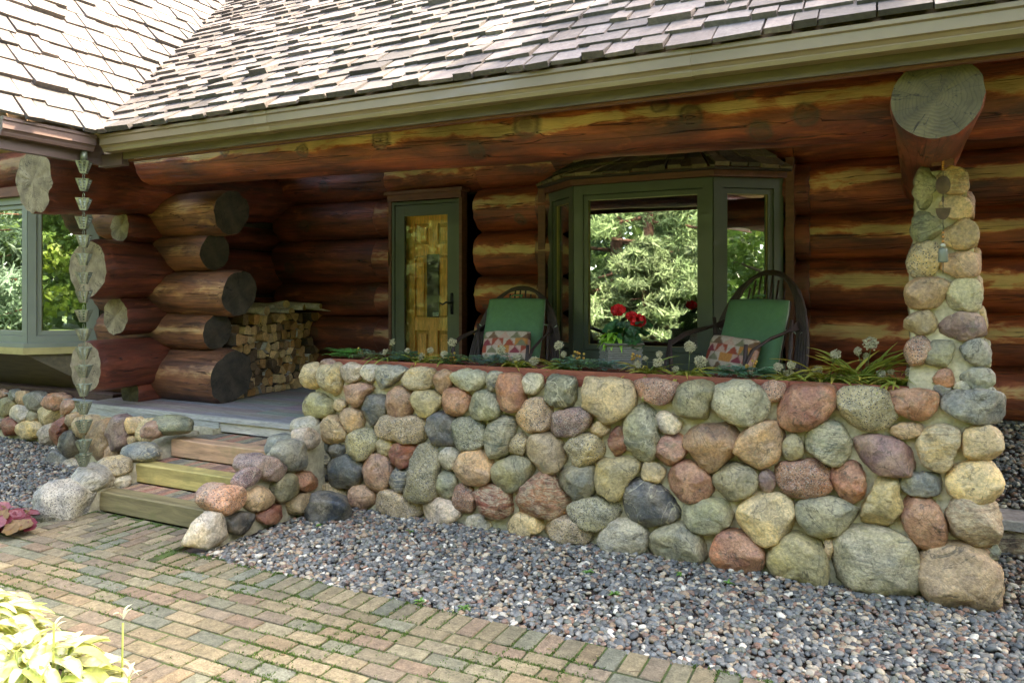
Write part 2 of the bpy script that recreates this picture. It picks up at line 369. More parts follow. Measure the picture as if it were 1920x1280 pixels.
# ---------------------------------------------------------------- stone builder
def chaikin(P,it=2):
    for _ in range(it):
        Q=[]
        for a,b in zip(P,P[1:]+P[:1]): Q+=[(a[0]*.75+b[0]*.25,a[1]*.75+b[1]*.25),(a[0]*.25+b[0]*.75,a[1]*.25+b[1]*.75)]
        P=Q
    return P
def stone(name,poly,org,ex,ez,nrm,col,kind,parent,depth=None,seed=0,ang=0.,back=.7,e=.50,na=54,nb=14):
    """poly: outline in plane coords (a along ex, b along ez) around org"""
    P=chaikin(poly,1); cx=sum(p[0] for p in P)/len(P); cy=sum(p[1] for p in P)/len(P)
    P=[(a-cx,b-cy) for a,b in P]
    org=Vector(org)+Vector(ex)*cx+Vector(ez)*cy; ex,ez,nrm=map(Vector,(ex,ez,nrm))
    th=np.array([math.atan2(b,a) for a,b in P]); rr=np.array([math.hypot(a,b) for a,b in P])
    o=np.argsort(th); th=th[o]; rr=rr[o]; th=np.concatenate([th-2*PI,th,th+2*PI]); rr=np.tile(rr,3)
    sz=float(np.mean(rr[:len(P)])); D=depth if depth else min(.11,sz*.62)
    V=[];F=[];rnd=random.Random(seed)
    o3=Vector((rnd.uniform(-50,50),rnd.uniform(-50,50),rnd.uniform(-50,50)))
    planes=[]
    for _ in range(int(6+ang*10)):
        a=rnd.uniform(0,2*PI); t=rnd.uniform(.15,1.2); planes.append((Vector((math.cos(a)*math.cos(t),math.sin(a)*math.cos(t),math.sin(t))),rnd.uniform(.80,.96)-ang*.1))
    for j in range(nb+1):
        a=-PI/2*.9+(PI*.5+PI/2*.9)*j/nb
        ca,sa=max(0,math.cos(a)),math.sin(a)
        f=ca**e; h=math.copysign(abs(sa)**e,sa)
        for k in range(na):
            t=2*PI*k/na-PI; r=float(np.interp(t,th,rr))
            v=Vector((r*f*math.cos(t),r*f*math.sin(t),h*D*(1 if h>0 else back)))
            u=Vector((v.x/sz,v.y/sz,v.z/D))
            for pn,pd in planes:      # chipped facets
                q=u.dot(pn)-pd
                if q>0: u-=pn*q*(.75+.2*ang)
            v=Vector((u.x*sz,u.y*sz,u.z*D))
            w=noise.noise(u*1.3+o3)*.10+noise.noise(u*3.1+o3)*.045-abs(noise.noise(u*2.3+o3*2))*.06+noise.noise(u*7+o3)*.02*(1+2*ang)
            dirn=Vector((v.x,v.y,v.z*1.4)).normalized() if v.length>1e-6 else Vector((0,0,1))
            lim=.55 if abs(h)<.35 else 1
            v+=dirn*w*sz*lim
            V.append(ex*v.x+ez*v.y+nrm*v.z)
            if j==nb: break
    n=na
    for j in range(nb-1):
        for k in range(n): F.append((j*n+k,j*n+(k+1)%n,(j+1)*n+(k+1)%n,(j+1)*n+k))
    top=nb*n
    for k in range(n): F.append(((nb-1)*n+k,(nb-1)*n+(k+1)%n,top))
    s=ex.cross(ez).dot(nrm)
    if s<0: F=[f[::-1] for f in F]
    me=mesh(name,V,F,(col[0],col[1],col[2]),True)
    return obj(name,me,M['st_'+kind],parent,org)
SC={'c':(.66,.52,.30),'t':(.47,.37,.22),'o':(.27,.25,.15),'g':(.30,.30,.20),'G':(.21,.225,.15),'b':(.095,.11,.11),'B':(.23,.245,.215),'p':(.44,.26,.18),'r':(.38,.19,.125),'R':(.24,.085,.06),
    'w':(.30,.20,.12),'k':(.05,.055,.05),'T':(.52,.37,.22),'P':(.27,.18,.16),'y':(.43,.37,.20),'l':(.45,.44,.31),'s':(.36,.34,.28),'q':(.52,.47,.36)}
KD={'.':'smooth','g':'granite','b':'banded','v':'vein'}
def trace(txt,ox,oy,sc,parent,plane,seed0=0,dmax=.11,names='fieldstone'):
    """each line: colour kind angular  x,y x,y ...  (outline read off the picture, laid on the wall's real plane)"""
    out=[]
    for i,l in enumerate(t for t in txt.strip().split('\n') if t.strip()):
        w=l.split(); col=SC[w[0][0]]; kind=KD[w[0][1]]; ang=int(w[0][2])/5
        px=[tuple(map(float,q.split(','))) for q in w[1:]]
        P3=[U(ox+a/sc,oy+b/sc,**plane) for a,b in px]
        if 'y' in plane: org=Vector((0,plane['y'],0)); ex,ez,n=(1,0,0),(0,0,1),(0,-1,0); P=[(p.x,p.z) for p in P3]
        else: org=Vector((plane['x'],0,0)); ex,ez,n=(0,1,0),(0,0,1),(1,0,0); P=[(p.y,p.z) for p in P3]
        j=random.Random(seed0+i); v=j.uniform(.9,1.12); c=tuple(min(.8,x*v*j.uniform(.96,1.04)*k_) for x,k_ in zip(col,(1.05,.98,.97)))
        P=[(a,b) for a,b in P]
        ar=abs(sum(P[k][0]*P[(k+1)%len(P)][1]-P[(k+1)%len(P)][0]*P[k][1] for k in range(len(P))))/2
        out.append((ar,P,org,ex,ez,n,c,kind,ang,seed0+i))
    return out
def lay(recs,parent,dmax=.11,grow=1.10,nmax=100):
    recs=sorted(recs,key=lambda r:-r[0]); rest=[]
    for q,(ar,P,org,ex,ez,n,c,kind,ang,sd) in enumerate(recs):
        cx=sum(a for a,b in P)/len(P); cy=sum(b for a,b in P)/len(P)
        P=[(cx+(a-cx)*grow,cy+(b-cy)*grow) for a,b in P]
        o=stone('fieldstone',P,org,ex,ez,n,c,kind,parent,depth=min(dmax,math.sqrt(ar/PI)*.72),seed=sd,ang=ang)
        if q>=nmax: rest.append(o)
    return rest

# ================================================================ GROUND
def sheet(name,x0,y0,x1,y1,z,mat,nx=1,ny=1,zf=None,kind='structure'):
    V=[];F=[]
    for j in range(ny+1):
        for i in range(nx+1):
            x=x0+(x1-x0)*i/nx;y=y0+(y1-y0)*j/ny; V.append((x,y,zf(x,y) if zf else z))
    for j in range(ny):
        for i in range(nx): a=j*(nx+1)+i; F.append((a,a+1,a+nx+2,a+nx+1))
    o=obj(name,mesh(name,V,F,(.06,.05,.04),True),mat); tag(o,kind=kind); return o
sheet('lawn_ground',-150,-150,150,150,-.10,M['lawn'])
sheet('planting_bed',-9.,-5.6,3.5,-2.47,-.035,M['soil'],60,20,lambda x,y:-.03+.02*noise.noise(Vector((x*3,y*3,0))))
def gz(x,y):     # gravel surface: rises behind the wall to the house
    z=-.012+.012*noise.noise(Vector((x*1.7,y*1.7,3)))
    if x>.5 and y>1.05: z=max(z,.23+(min(y,2.2)-1.3)*.45 if y>1.25 else z)
    return z
sheet('gravel_bed',-12,-1.27,6,2.4,-.03,M['soil'],90,30,lambda x,y:gz(x,y)-.016)
# ---- bricks: one mesh for the whole paving
BC=[(.28,.205,.125),(.30,.235,.145),(.26,.205,.125),(.27,.19,.13),(.225,.21,.145),(.20,.195,.145),(.25,.205,.135),(.31,.24,.15),(.24,.185,.13),(.265,.225,.145)]
def brick(mb,x0,y0,x1,y1,z=0,warm=0):
    g=.0052; c=random.choice(BC[:4] if random.random()<warm else BC); v=random.uniform(.85,1.15)
    dz=random.uniform(-.004,.003); t=random.uniform(-.006,.006)
    c=(c[0]*v*.84,c[1]*v*.87,c[2]*v*.80); mx,my=(x0+x1)/2,(y0+y1)/2
    Mx=Matrix.Translation((mx,my,z+dz))@Matrix.Rotation(t*1.5,4,'X')@Matrix.Rotation(random.uniform(-.006,.006),4,'Y')@Matrix.Rotation(random.uniform(-.012,.012),4,'Z')
    hx,hy=(x1-x0)/2-g,(y1-y0)/2-g
    mb.box((-hx,-hy,-.05),(hx,hy,0),c,.004,0,Mx,.0012)
pv=MB()
x=-9.4
while x<3.2:      # soldier course along the gravel and along the bed
    if x>-3.98: brick(pv,x,-1.47,x+.1,-1.27)
    brick(pv,x,-2.47,x+.1,-2.27); x+=.1
for r in range(8):
    y1=-1.47-.1*r; x=-9.4+(.1 if r%2 else 0)+random.uniform(-.01,.01)
    while x<3.2: 
        if x+.2>-9.4: brick(pv,x,y1-.1,x+.2,y1)
        x+=.2
for c in range(13):   # path of upright bricks to the steps
    x=-5.28+.1*c; y=-1.47+(.1 if c%2 else 0)
    if c%2: brick(pv,x,-1.47,x+.1,-1.37)
    while y<-.98: brick(pv,x,y,x+.1,min(y+.2,-.94)); y+=.2
o=pv.build('brick_paving',M['brick']); tag(o,kind='structure')
sheet('paving_joints',-9.42,-2.49,3.22,-1.268,-.007,M['moss'])
sheet('path_joints',-5.29,-1.268,-3.97,-.93,-.007,M['moss'])
# ---- pebbles
PC=np.array([(.13,.14,.145),(.19,.195,.19),(.08,.085,.088),(.28,.27,.25),(.22,.15,.12),(.36,.26,.18),(.52,.44,.33),(.68,.64,.56),(.31,.18,.13),(.17,.18,.15),(.44,.38,.30),(.20,.215,.22)])
PW=np.array([.17,.15,.11,.12,.08,.07,.06,.045,.04,.07,.05,.085]); PW/=PW.sum()
def pebbles(name,pts,base,s0,s1):
    n=len(pts); BV,BF=base
    s=rng.uniform(s0,s1,n)*rng.choice([.65,.8,1,1,1.2,1.5],n); sc=np.stack([s*rng.uniform(.8,1.25,n),s*rng.uniform(.62,.95,n),s*rng.uniform(.42,.7,n)],1)
    th=rng.uniform(0,PI,n); tx=rng.normal(0,.28,n); ty=rng.normal(0,.28,n)
    q=np.stack([np.cos(th/2),tx/2,ty/2,np.sin(th/2)],1); q/=np.linalg.norm(q,axis=1)[:,None]; Rm=quat(q)
    V=BV[None]*sc[:,None]; V=V*(1+.10*rng.normal(size=(n,len(BV),1)).clip(-1.5,1.5)*.6)
    V=np.einsum('nij,nkj->nki',Rm,V)+pts[:,None]
    F=(BF[None]+(np.arange(n)*len(BV))[:,None,None]).reshape(-1,3)
    C=np.array([.93,.89,.78])*PC[rng.choice(len(PC),n,p=PW)]*rng.uniform(.8,1.25,(n,1)); C=np.repeat(C,len(BV),0)
    o=obj(name,mesh(name,V.reshape(-1,3),F,C),M['pebble']); tag(o,kind='stuff'); return o
def scatter(x0,x1,y0,y1,n,keep=lambda x,y:True,dz=.006):
    P=[]
    while len(P)<n:
        x=rng.uniform(x0,x1);y=rng.uniform(y0,y1)
        if keep(x,y): P.append((x,y,gz(x,y)+rng.uniform(-.012,dz)))
    return np.array(P)
def edge(x,y): return y>-1.27+.02*noise.noise(Vector((x*3,0,0)))-(.015 if random.random()<.3 else 0)
pebbles('gravel',scatter(-3.8,.62,-1.29,.02,15500,lambda x,y:edge(x,y) and (x>-3.62 or y<-.9 or x>-3.78)),I1,.0125,.0185)
pebbles('gravel',scatter(.62,3.2,-1.29,1.25,8000,edge),I1,.0125,.0185)
pebbles('gravel',scatter(.45,2.6,1.27,2.3,6500),I0,.0135,.019)
pebbles('gravel',scatter(-9.6,-5.3,-1.62,.46,15000,lambda x,y:(y>-1.3 or x<-5.28) and not(x>-7 and y>-.02)),I0,.013,.02)
sheet('gravel_bed',-12,-1.66,-5.29,-1.27,-.03,M['soil'])
# ---- moss tufts along brick joints
def tufts():
    P=[]
    while len(P)<13000:
        x=rng.uniform(-7.5,1.5)
        r=rng.integers(0,9); y=-1.47-.1*r+rng.normal(0,.006)
        if rng.random()<.35: x=round(x/.1)*.1+rng.normal(0,.005); y=rng.uniform(-2.3,-1.3)
        if rng.random()<.12: y=-1.275+rng.normal(0,.012)
        if rng.random()<.12: x=rng.uniform(-5.25,-4.0); x=round((x+5.28)/.1)*.1-5.28; y=rng.uniform(-1.4,-.95)
        if noise.noise(Vector((x*1.5,y*1.5,0)))+.35*noise.noise(Vector((x*7,y*7,5)))>rng.uniform(-.1,.25): P.append((x,y,-.004))
    P=np.array(P); n=len(P); k=3
    P=np.repeat(P,k,0)+np.c_[rng.normal(0,.006,(n*k,2)),np.zeros(n*k)]
    N=len(P); h=rng.uniform(.004,.013,N); a=rng.uniform(0,2*PI,N); w=.004
    d=np.c_[np.cos(a)*w,np.sin(a)*w,np.zeros(N)]; tip=P+np.c_[rng.normal(0,.004,(N,2)),h]
    V=np.stack([P-d,P+d,tip],1).reshape(-1,3); F=np.arange(N*3).reshape(-1,3)
    C=np.repeat(np.array([(.10,.17,.03)])*rng.uniform(.6,1.5,(N,1)),3,0)
    tag(obj('moss',mesh('moss',V,F,C,False),M['leaf']),kind='stuff')
tufts()

# ================================================================ FRONT STONE WALL
wall=tag(empty('stone_wall',(-1.7,.2,0)),'long river stone wall with creamy mortar that carries the wooden flower box','wall')
def mortar_box(x0,x1,y0,y1,z0,z1,parent,name='mortar',amp=.016,taper=0,col=(.54,.47,.30)):
    """closed block, front and sides lumpy"""
    V=[];F=[]
    def face(o,a,b,na,nb):
        s=len(V); o,a,b=Vector(o),Vector(a),Vector(b); nr=a.cross(b).normalized()
        for j in range(nb+1):
            for i in range(na+1):
                p=o+a*(i/na)+b*(j/nb); 
                edge_=0 if (i in(0,na) or j in(0,nb)) else 1
                d=amp*(noise.noise(p*5.5)+.5*noise.noise(p*14)+.25*noise.noise(p*40))*edge_
                V.append(p+nr*d)
        for j in range(nb):
            for i in range(na): q=s+j*(na+1)+i; F.append((q,q+1,q+na+2,q+na+1))
    dx,dy,dz=x1-x0,y1-y0,z1-z0; st=.03
    nx,ny,nz=[max(3,int(d/st)) for d in(dx,dy,dz)]
    face((x0,y0,z0),(dx,0,0),(0,0,dz),nx,nz); face((x1,y0,z0),(0,dy,0),(0,0,dz),ny,nz)
    face((x1,y1,z0),(-dx,0,0),(0,0,dz),max(3,nx//4),max(3,nz//4)); face((x0,y1,z0),(0,-dy,0),(0,0,dz),ny,nz)
    face((x0,y0,z1),(dx,0,0),(0,dy,0),nx,ny)
    if taper:
        for i,p in enumerate(V): 
            t=(p.z-z0)/dz; V[i]=Vector((x0+(x1-x0)*.5+(p.x-(x0+x1)/2)*(1-taper*t),p.y,p.z))
    return obj(name,mesh(name,V,F,col),M['mortar'],parent)
T1='''
c.0 60,145 110,135 138,170 135,250 105,300 65,300 30,255 30,190
tv0 135,150 200,135 275,145 272,240 255,310 225,350 190,310 140,215
q.0 275,150 400,145 412,170 385,245 300,255 270,215
q.0 430,150 495,150 500,180 470,255 445,265 405,215 400,180
Bb1 500,160 560,155 680,165 670,200 590,265 540,305 495,270 490,220
tb0 700,175 790,168 870,175 865,270 810,298 690,290 665,240
w.0 890,185 940,178 975,205 970,270 920,330 870,290 862,220
l.1 990,190 1130,185 1185,200 1180,260 1130,310 1040,300 965,240
Bb1 1190,195 1285,192 1288,215 1255,300 1205,308 1190,250
r.0 1270,215 1330,202 1415,212 1425,380 1410,430 1330,438 1275,410 1262,300
p.1 275,290 350,275 430,265 472,300 425,340 390,405 350,415 275,350
o.0 60,340 120,322 190,360 222,420 200,465 100,478 40,455 20,410
t.0 220,380 255,362 300,385 298,420 255,437 218,415
b.1 430,350 500,338 565,360 570,410 510,500 470,528 425,480 408,410
p.1 590,300 630,278 700,320 722,350 712,450 670,475 590,465 572,420 575,330
y.0 730,320 810,305 880,335 910,370 870,440 820,485 760,460 725,410
r.0 930,310 990,290 1060,325 1085,380 1060,440 1000,478 950,460 912,410 912,350
gv0 1110,330 1180,310 1250,335 1278,430 1250,480 1160,487 1095,475 1075,410
T.0 265,450 330,418 385,435 418,500 400,545 330,570 280,530
T.0 165,480 230,462 265,500 315,590 270,635 190,640 140,580 140,520
yg0 340,575 440,545 505,560 510,620 470,700 420,748 370,735 280,640 285,615
tg0 530,475 590,460 650,480 740,472 810,500 822,560 790,620 740,638 650,615 560,600 510,570 505,520
b.0 850,460 920,445 975,480 985,600 1000,655 900,650 830,640 820,560 835,490
Gg1 1000,490 1080,475 1150,500 1180,580 1170,650 1110,688 1040,680 975,610 970,540
Gb1 1210,485 1290,465 1360,490 1375,560 1330,640 1310,720 1270,755 1220,720 1185,640 1182,540
t.0 510,625 545,600 600,630 600,670 550,735 510,715 500,660
R.3 610,650 660,625 755,650 740,730 700,790 580,795 575,740 595,690
og0 770,660 830,643 895,680 905,750 880,830 890,930 870,980 790,1003 700,980 697,930 730,870 735,740
q.0 910,690 980,662 1020,680 1010,740 960,820 905,800 895,740
T.0 1030,710 1080,685 1190,680 1220,720 1225,830 1190,895 1090,895 1010,870 993,800
g.0 900,830 930,812 990,850 1005,920 960,1000 900,980 883,920
yg2 1410,560 1430,580 1440,680 1410,725 1350,725 1328,670 1330,620 1380,590
o.0 1260,760 1340,728 1450,735 1482,800 1430,890 1350,955 1260,900 1230,830
b.1 215,750 310,712 390,745 412,800 380,890 320,920 240,910 195,860 190,800
p.1 440,730 500,708 560,735 588,800 580,890 500,960 460,935 415,860 415,790
bb1 590,800 680,793 720,830 700,920 650,958 600,930 582,870
kb0 60,700 110,683 180,700 200,760 150,805 85,800 50,750
b.1 145,635 175,630 190,670 180,705 150,680
b.3 195,650 280,655 300,690 220,730 185,700
k.1 115,860 180,835 195,860 180,880 120,885
c.1 130,910 200,890 285,940 290,1010 130,1000
p.1 330,930 400,900 470,950 490,1040 330,1030 305,970
tg0 500,960 570,935 700,975 770,1020 795,1080 740,1105 500,1070 482,1010
q.0 790,1010 900,985 1000,1030 1025,1090 960,1140 830,1120 800,1070
rg0 1000,910 1050,897 1100,930 1110,1050 1080,1085 1020,1080 990,1020 990,950
Rb3 1120,930 1240,893 1330,945 1375,1000 1360,1080 1240,1120 1130,1100 1105,1010
q.0 1050,1130 1110,1085 1200,1120 1215,1185 1080,1185
b.0 65,490 110,480 130,520 120,570 85,560 62,525
P.0 133,135 170,112 225,118 235,140 180,150 138,155
G.1 880,655 950,660 930,690 890,700
'''
T2='''
l.0 60,140 110,122 175,135 175,190 130,242 75,225 55,180
Gv3 180,145 300,140 368,155 362,230 350,295 290,325 230,290 178,250
t.0 385,180 420,140 500,155 590,148 670,165 705,240 690,320 620,380 540,395 460,350 390,260
pg0 690,170 760,152 880,158 948,185 920,250 875,300 790,280 685,205
o.0 960,190 1010,170 1080,165 1150,185 1155,230 1120,300 1125,370 1070,408 980,380 925,300 925,240
lv0 1170,190 1260,170 1350,165 1400,195 1460,240 1463,350 1400,400 1300,415 1230,380 1135,320 1135,260
Tg1 80,280 150,258 200,275 232,340 215,430 170,462 100,455 35,400 35,370
Pg1 230,360 330,325 430,320 455,370 420,450 310,482 220,460 215,420
c.3 455,415 540,393 570,405 540,470 480,478 440,450
R.3 575,435 640,425 658,450 655,560 600,595 548,602 560,500
gv1 690,340 770,290 815,310 830,400 825,560 790,620 740,632 680,590 660,500 660,400
q.0 830,345 880,335 960,385 975,420 940,460 870,462 820,410
p.1 860,480 930,462 985,490 1000,560 960,620 890,650 830,610 828,550
w.1 1010,430 1130,415 1270,420 1315,480 1280,560 1220,640 1140,685 1060,640 1010,550 990,480
t.0 110,480 180,460 250,480 300,550 300,630 240,685 160,670 90,580 88,530
yg1 320,480 410,468 500,480 545,545 500,600 400,650 320,640 305,560
G.2 290,670 390,645 460,645 475,720 470,800 420,830 320,825 255,730
y.0 470,620 600,603 720,620 725,690 660,740 640,820 590,840 500,790 465,690
t.0 740,640 810,622 870,660 875,700 840,745 770,740 735,690
r.1 920,660 990,618 1060,640 1120,700 1155,790 1100,840 1000,848 910,800 885,720
o.0 1170,670 1280,630 1370,655 1405,720 1380,800 1280,842 1200,820 1150,750
rb3 170,668 230,700 290,800 330,880 300,935 150,938 45,925 30,850 80,770
gg0 340,860 430,832 540,838 630,880 600,940 520,1010 450,1010 370,960 320,890
bv1 680,745 760,728 850,760 910,840 960,930 900,975 800,992 700,950 640,890 640,820
g.0 960,880 1080,840 1200,845 1275,890 1260,960 1180,1020 1080,1028 1000,970
tg0 190,965 300,935 400,960 495,1050 480,1085 330,1080 175,1035
qb0 520,1000 600,955 700,955 775,1020 760,1145 640,1150 505,1105
g.1 790,1050 880,990 1000,985 1080,1050 1130,1175 1060,1195 760,1175
r.0 1170,1050 1240,1010 1350,1040 1430,1120 1440,1220 1380,1255 1200,1230 1140,1150
c.0 -10,930 90,925 180,970 170,1025 -10,1035
'''
T3='''
pg1 60,100 190,98 198,130 160,200 110,190
r.0 200,125 300,112 430,118 440,170 430,240 340,310 260,355 200,335 160,260 165,200
yg0 455,130 560,122 700,135 720,190 755,250 720,310 620,335 500,300 455,220
r.0 725,140 850,132 950,145 967,180 940,240 880,285 800,270 735,220 718,165
B.0 1000,160 1060,142 1270,145 1290,190 1270,300 1200,305 1080,285 985,235 975,195
T.0 30,310 130,288 180,310 190,390 150,480 90,525 0,500 -40,470 -60,430 -30,360
o.1 195,370 235,352 268,375 285,450 240,495 190,470 178,420
gb0 300,350 380,295 460,300 505,370 535,420 500,490 430,512 350,460 285,420
T.1 730,315 830,300 890,315 880,345 800,380 735,365 718,340
P.2 540,370 660,362 760,385 830,440 850,500 810,555 680,555 590,500 540,420
tb0 880,340 960,308 1050,325 1070,370 1040,450 1000,540 920,530 860,470 855,390
c.0 1100,330 1200,315 1265,320 1280,420 1240,490 1120,490 1080,440 1080,380
rg2 145,505 250,500 350,478 400,500 430,590 400,665 300,668 190,650 150,580
P.0 70,545 110,530 145,570 140,630 90,650 60,610
r.2 435,510 530,487 565,520 600,620 580,700 530,708 470,660 420,570
B.3 770,570 900,550 975,550 978,600 960,655 820,655 765,620
y.2 650,565 735,558 755,600 755,825 680,830 570,795 590,710 640,620
c.0 1010,530 1100,500 1265,500 1275,600 1260,680 1150,690 1030,665 1000,600
g.0 265,690 360,672 460,672 540,720 562,750 500,820 400,868 320,840 250,760
c.1 0,670 100,640 190,660 245,730 220,830 120,900 60,890 0,830 -45,760
r.1 790,680 860,660 930,680 970,750 1025,870 980,905 860,912 800,840 770,740
tb2 1030,680 1150,680 1250,690 1270,760 1260,900 1220,930 1120,900 1020,860 1000,770
y.1 130,910 240,845 330,845 390,930 405,1070 370,1115 200,1080 90,1060 95,960
gb1 470,850 560,815 720,835 830,900 850,1000 840,1140 770,1200 640,1140 470,1090 420,1010 430,910
T.0 880,930 1000,905 1170,930 1260,1020 1270,1100 1240,1220 1170,1255 1000,1230 890,1150 860,1020
c.1 395,870 435,880 430,930 410,1000 395,930
G.1 1215,930 1262,905 1255,980 1240,1010
'''
recs=trace(T1,560,640,3.368,wall,{'y':.015},100)+trace(T2,960,660,3.048,wall,{'y':.015},300)+trace(T3,1400,680,2.667,wall,{'y':.015},500)
rest=lay(recs,wall,.13)
if rest:     # everything past the hundred largest becomes one part
    dg=bpy.context.evaluated_depsgraph_get(); vs=[];fs=[];cs=[]
    for o in rest:
        b=len(vs); vs+=[tuple(o.location+v.co) for v in o.data.vertices]; fs+=[tuple(i+b for i in p.vertices) for p in o.data.polygons]
        cs+=[tuple(d.color) for d in o.data.color_attributes['Col'].data]
        bpy.data.objects.remove(o)
    sm=obj('small_stones',mesh('small_stones',vs,fs,cs),M['st_smooth'],wall); sm['kind']='stuff'
# wall is parented at an Empty away from the origin: keep children where they were built
def keep(root):
    bpy.context.view_layer.update()
    for c in root.children: c.matrix_parent_inverse=root.matrix_world.inverted()
mortar_box(-3.97,.50,.045,.40,-.05,1.0,wall)
keep(wall)

# ---- stone pillar at the right end
pil=tag(empty('stone_pillar',(.35,.2,1.)),'tapering mortared stone pillar standing on the right end of the wall','pillar')
TP='''
g.0 70,190 90,145 125,140 128,270 110,290 78,282
Tb0 140,150 240,148 262,190 255,235 190,240 150,205
c.0 168,262 240,245 275,280 265,325 200,328 160,300
g.1 65,320 110,298 130,330 165,340 165,405 60,410
T.1 175,370 230,330 290,350 290,420 250,440 185,430
tg1 50,440 110,418 155,430 155,500 120,540 45,530
T.1 165,480 220,455 305,460 305,520 270,545 170,520
T.0 40,570 90,547 180,555 185,590 150,650 60,655 38,620
lv0 195,570 240,548 300,560 308,620 295,660 200,660 185,610
t.1 35,690 80,668 140,670 145,720 130,745 35,735
P.3 160,710 230,675 310,680 328,740 300,765 180,755
pg0 38,780 90,757 140,770 110,830 95,865 35,850
G.1 110,800 170,760 205,770 200,840 160,880 110,870
B.1 240,790 290,765 335,785 345,850 290,865 235,820
r.0 150,885 190,870 210,910 200,940 130,935
B.0 245,890 310,868 355,890 355,935 300,950 240,920
B.0 135,935 190,930 200,965 160,975
q.0 215,925 265,922 295,950 210,950
B.0 300,945 350,940 365,960 300,960
'''
lay(trace(TP,1680,240,1.9394,pil,{'y':.04},700),pil,.085,1.16)
mb=[];zz=[(1.0,.145,.54),(1.3,.17,.53),(1.7,.165,.49),(2.0,.185,.465),(2.25,.205,.43),(2.275,.21,.42)]
V=[];F=[];n_=0
for j in range(60):
    z=1.0+1.272*j/59; x0=np.interp(z,[a[0] for a in zz],[a[1] for a in zz])+.012; x1=np.interp(z,[a[0] for a in zz],[a[2] for a in zz])-.012
    ring=[(x0,.055),(x0+(x1-x0)*.25,.05),((x0+x1)/2,.048),(x0+(x1-x0)*.75,.05),(x1,.055),(x1,.2),(x1,.36),((x0+x1)/2,.37),(x0,.36),(x0,.2)]
    for a,b in ring:
        p=Vector((a,b,z)); d=.018*noise.noise(p*6)+.008*noise.noise(p*20); V.append((a+d*(1 if a>.33 else -1),b+d,z))
    if j:
        for k in range(10): a=(j-1)*10; F.append((a+k,a+(k+1)%10,a+10+(k+1)%10,a+10+k))
F.append(tuple(range(590,600)))
obj('mortar',mesh('mortar',V,F,(.54,.47,.30)),M['mortar'],pil)
# side and back stones, seen past the edges
rp=random.Random(5)
for side in(1,):
    z=1.12
    while z<2.2:
        h=rp.uniform(.12,.17); xs=np.interp(z,[a[0] for a in zz],[a[1+side] for a in zz])
        P=[(-.09,-h/2),(.06,-h/2),(.10,0),(.07,h/2),(-.08,h/2),(-.11,0)]
        stone('fieldstone',P,(xs+(-.012 if side==0 else .0),.22,z),(0,1,0),(0,0,1),(-1,0,0) if side==0 else (1,0,0),SC[rp.choice('tToqpg')],'smooth',pil,.035,rp.randrange(999))
        z+=h+.015
keep(pil)

# ---- wing foundation and the low wall below the deck
fnd=tag(empty('foundation_wall',(-7,.3,0)),'low rubble foundation wall under the wing and deck left of the steps','wall')
TF='''
p.0 -10,140 50,135 70,160 40,190 -10,190
B.0 75,150 115,125 150,130 160,170 130,215 80,205
T.1 140,160 200,138 230,160 225,250 190,255 135,235
B.1 235,165 300,143 360,155 370,200 340,280 290,295 235,240
p.0 370,190 420,168 540,175 550,210 490,290 400,270 350,235
o.0 25,230 60,185 110,210 125,260 90,320 40,345 25,300
o.0 -20,200 15,200 20,330 -20,340
q.0 125,260 200,245 245,290 225,370 160,395 110,330
g.0 240,300 290,290 310,330 300,375 240,375 222,340
c.1 320,310 370,265 440,275 480,300 440,380 370,420 315,360
R.2 30,370 80,335 130,370 165,420 140,470 80,500 20,470 10,420
c.0 180,395 250,378 330,395 360,430 310,500 220,515 165,480 158,430
q.0 330,480 400,400 445,400 435,555 360,560 320,530
q.0 -20,360 15,370 5,440 -20,460
'''
TG='''
p.1 500,240 545,210 580,230 575,280 540,320 490,320
R.2 455,370 500,330 540,330 530,400 500,500 490,600 455,620 430,520
T.0 540,345 590,313 650,330 640,390 580,425 535,400
k.0 510,500 570,428 620,450 628,560 600,660 560,680 500,610
T.1 620,380 680,340 790,345 805,380 740,450 690,500 630,510 610,430
w.1 740,460 830,380 875,365 890,450 880,560 840,700 800,735 730,680 725,560
P.0 880,380 930,340 1030,340 1030,420 1040,520 990,590 940,620 900,560 870,470
c.1 995,380 1050,355 1150,360 1140,420 1100,475 1040,470 1000,420
c.1 1140,380 1200,360 1265,370 1255,440 1220,560 1130,565 1100,520 1130,440
T.0 1030,520 1070,495 1100,520 1095,565 1050,575 1025,550
P.1 1290,360 1350,345 1380,355 1300,400 1255,450 1245,410
T.0 845,620 890,570 935,620 930,660 870,710 840,680
B.1 390,690 440,610 500,640 540,690 500,755 400,755
q.0 520,720 550,680 640,695 640,790 560,780
q.0 690,740 740,710 800,740 790,780 690,790
p.2 1230,490 1280,470 1350,490 1330,590 1290,600 1225,560
q.0 1290,470 1400,475 1440,500 1340,520
'''
lay(trace(TF,0,700,4.268,fnd,{'y':.40},900),fnd,.09)
lay(trace(TG,0,700,4.268,fnd,{'y':-.03},950),fnd,.09)
mortar_box(-12,-7.0,.43,.8,-.05,.50,fnd); mortar_box(-7.0,-5.05,0.,.4,-.05,.46,fnd)
keep(fnd)
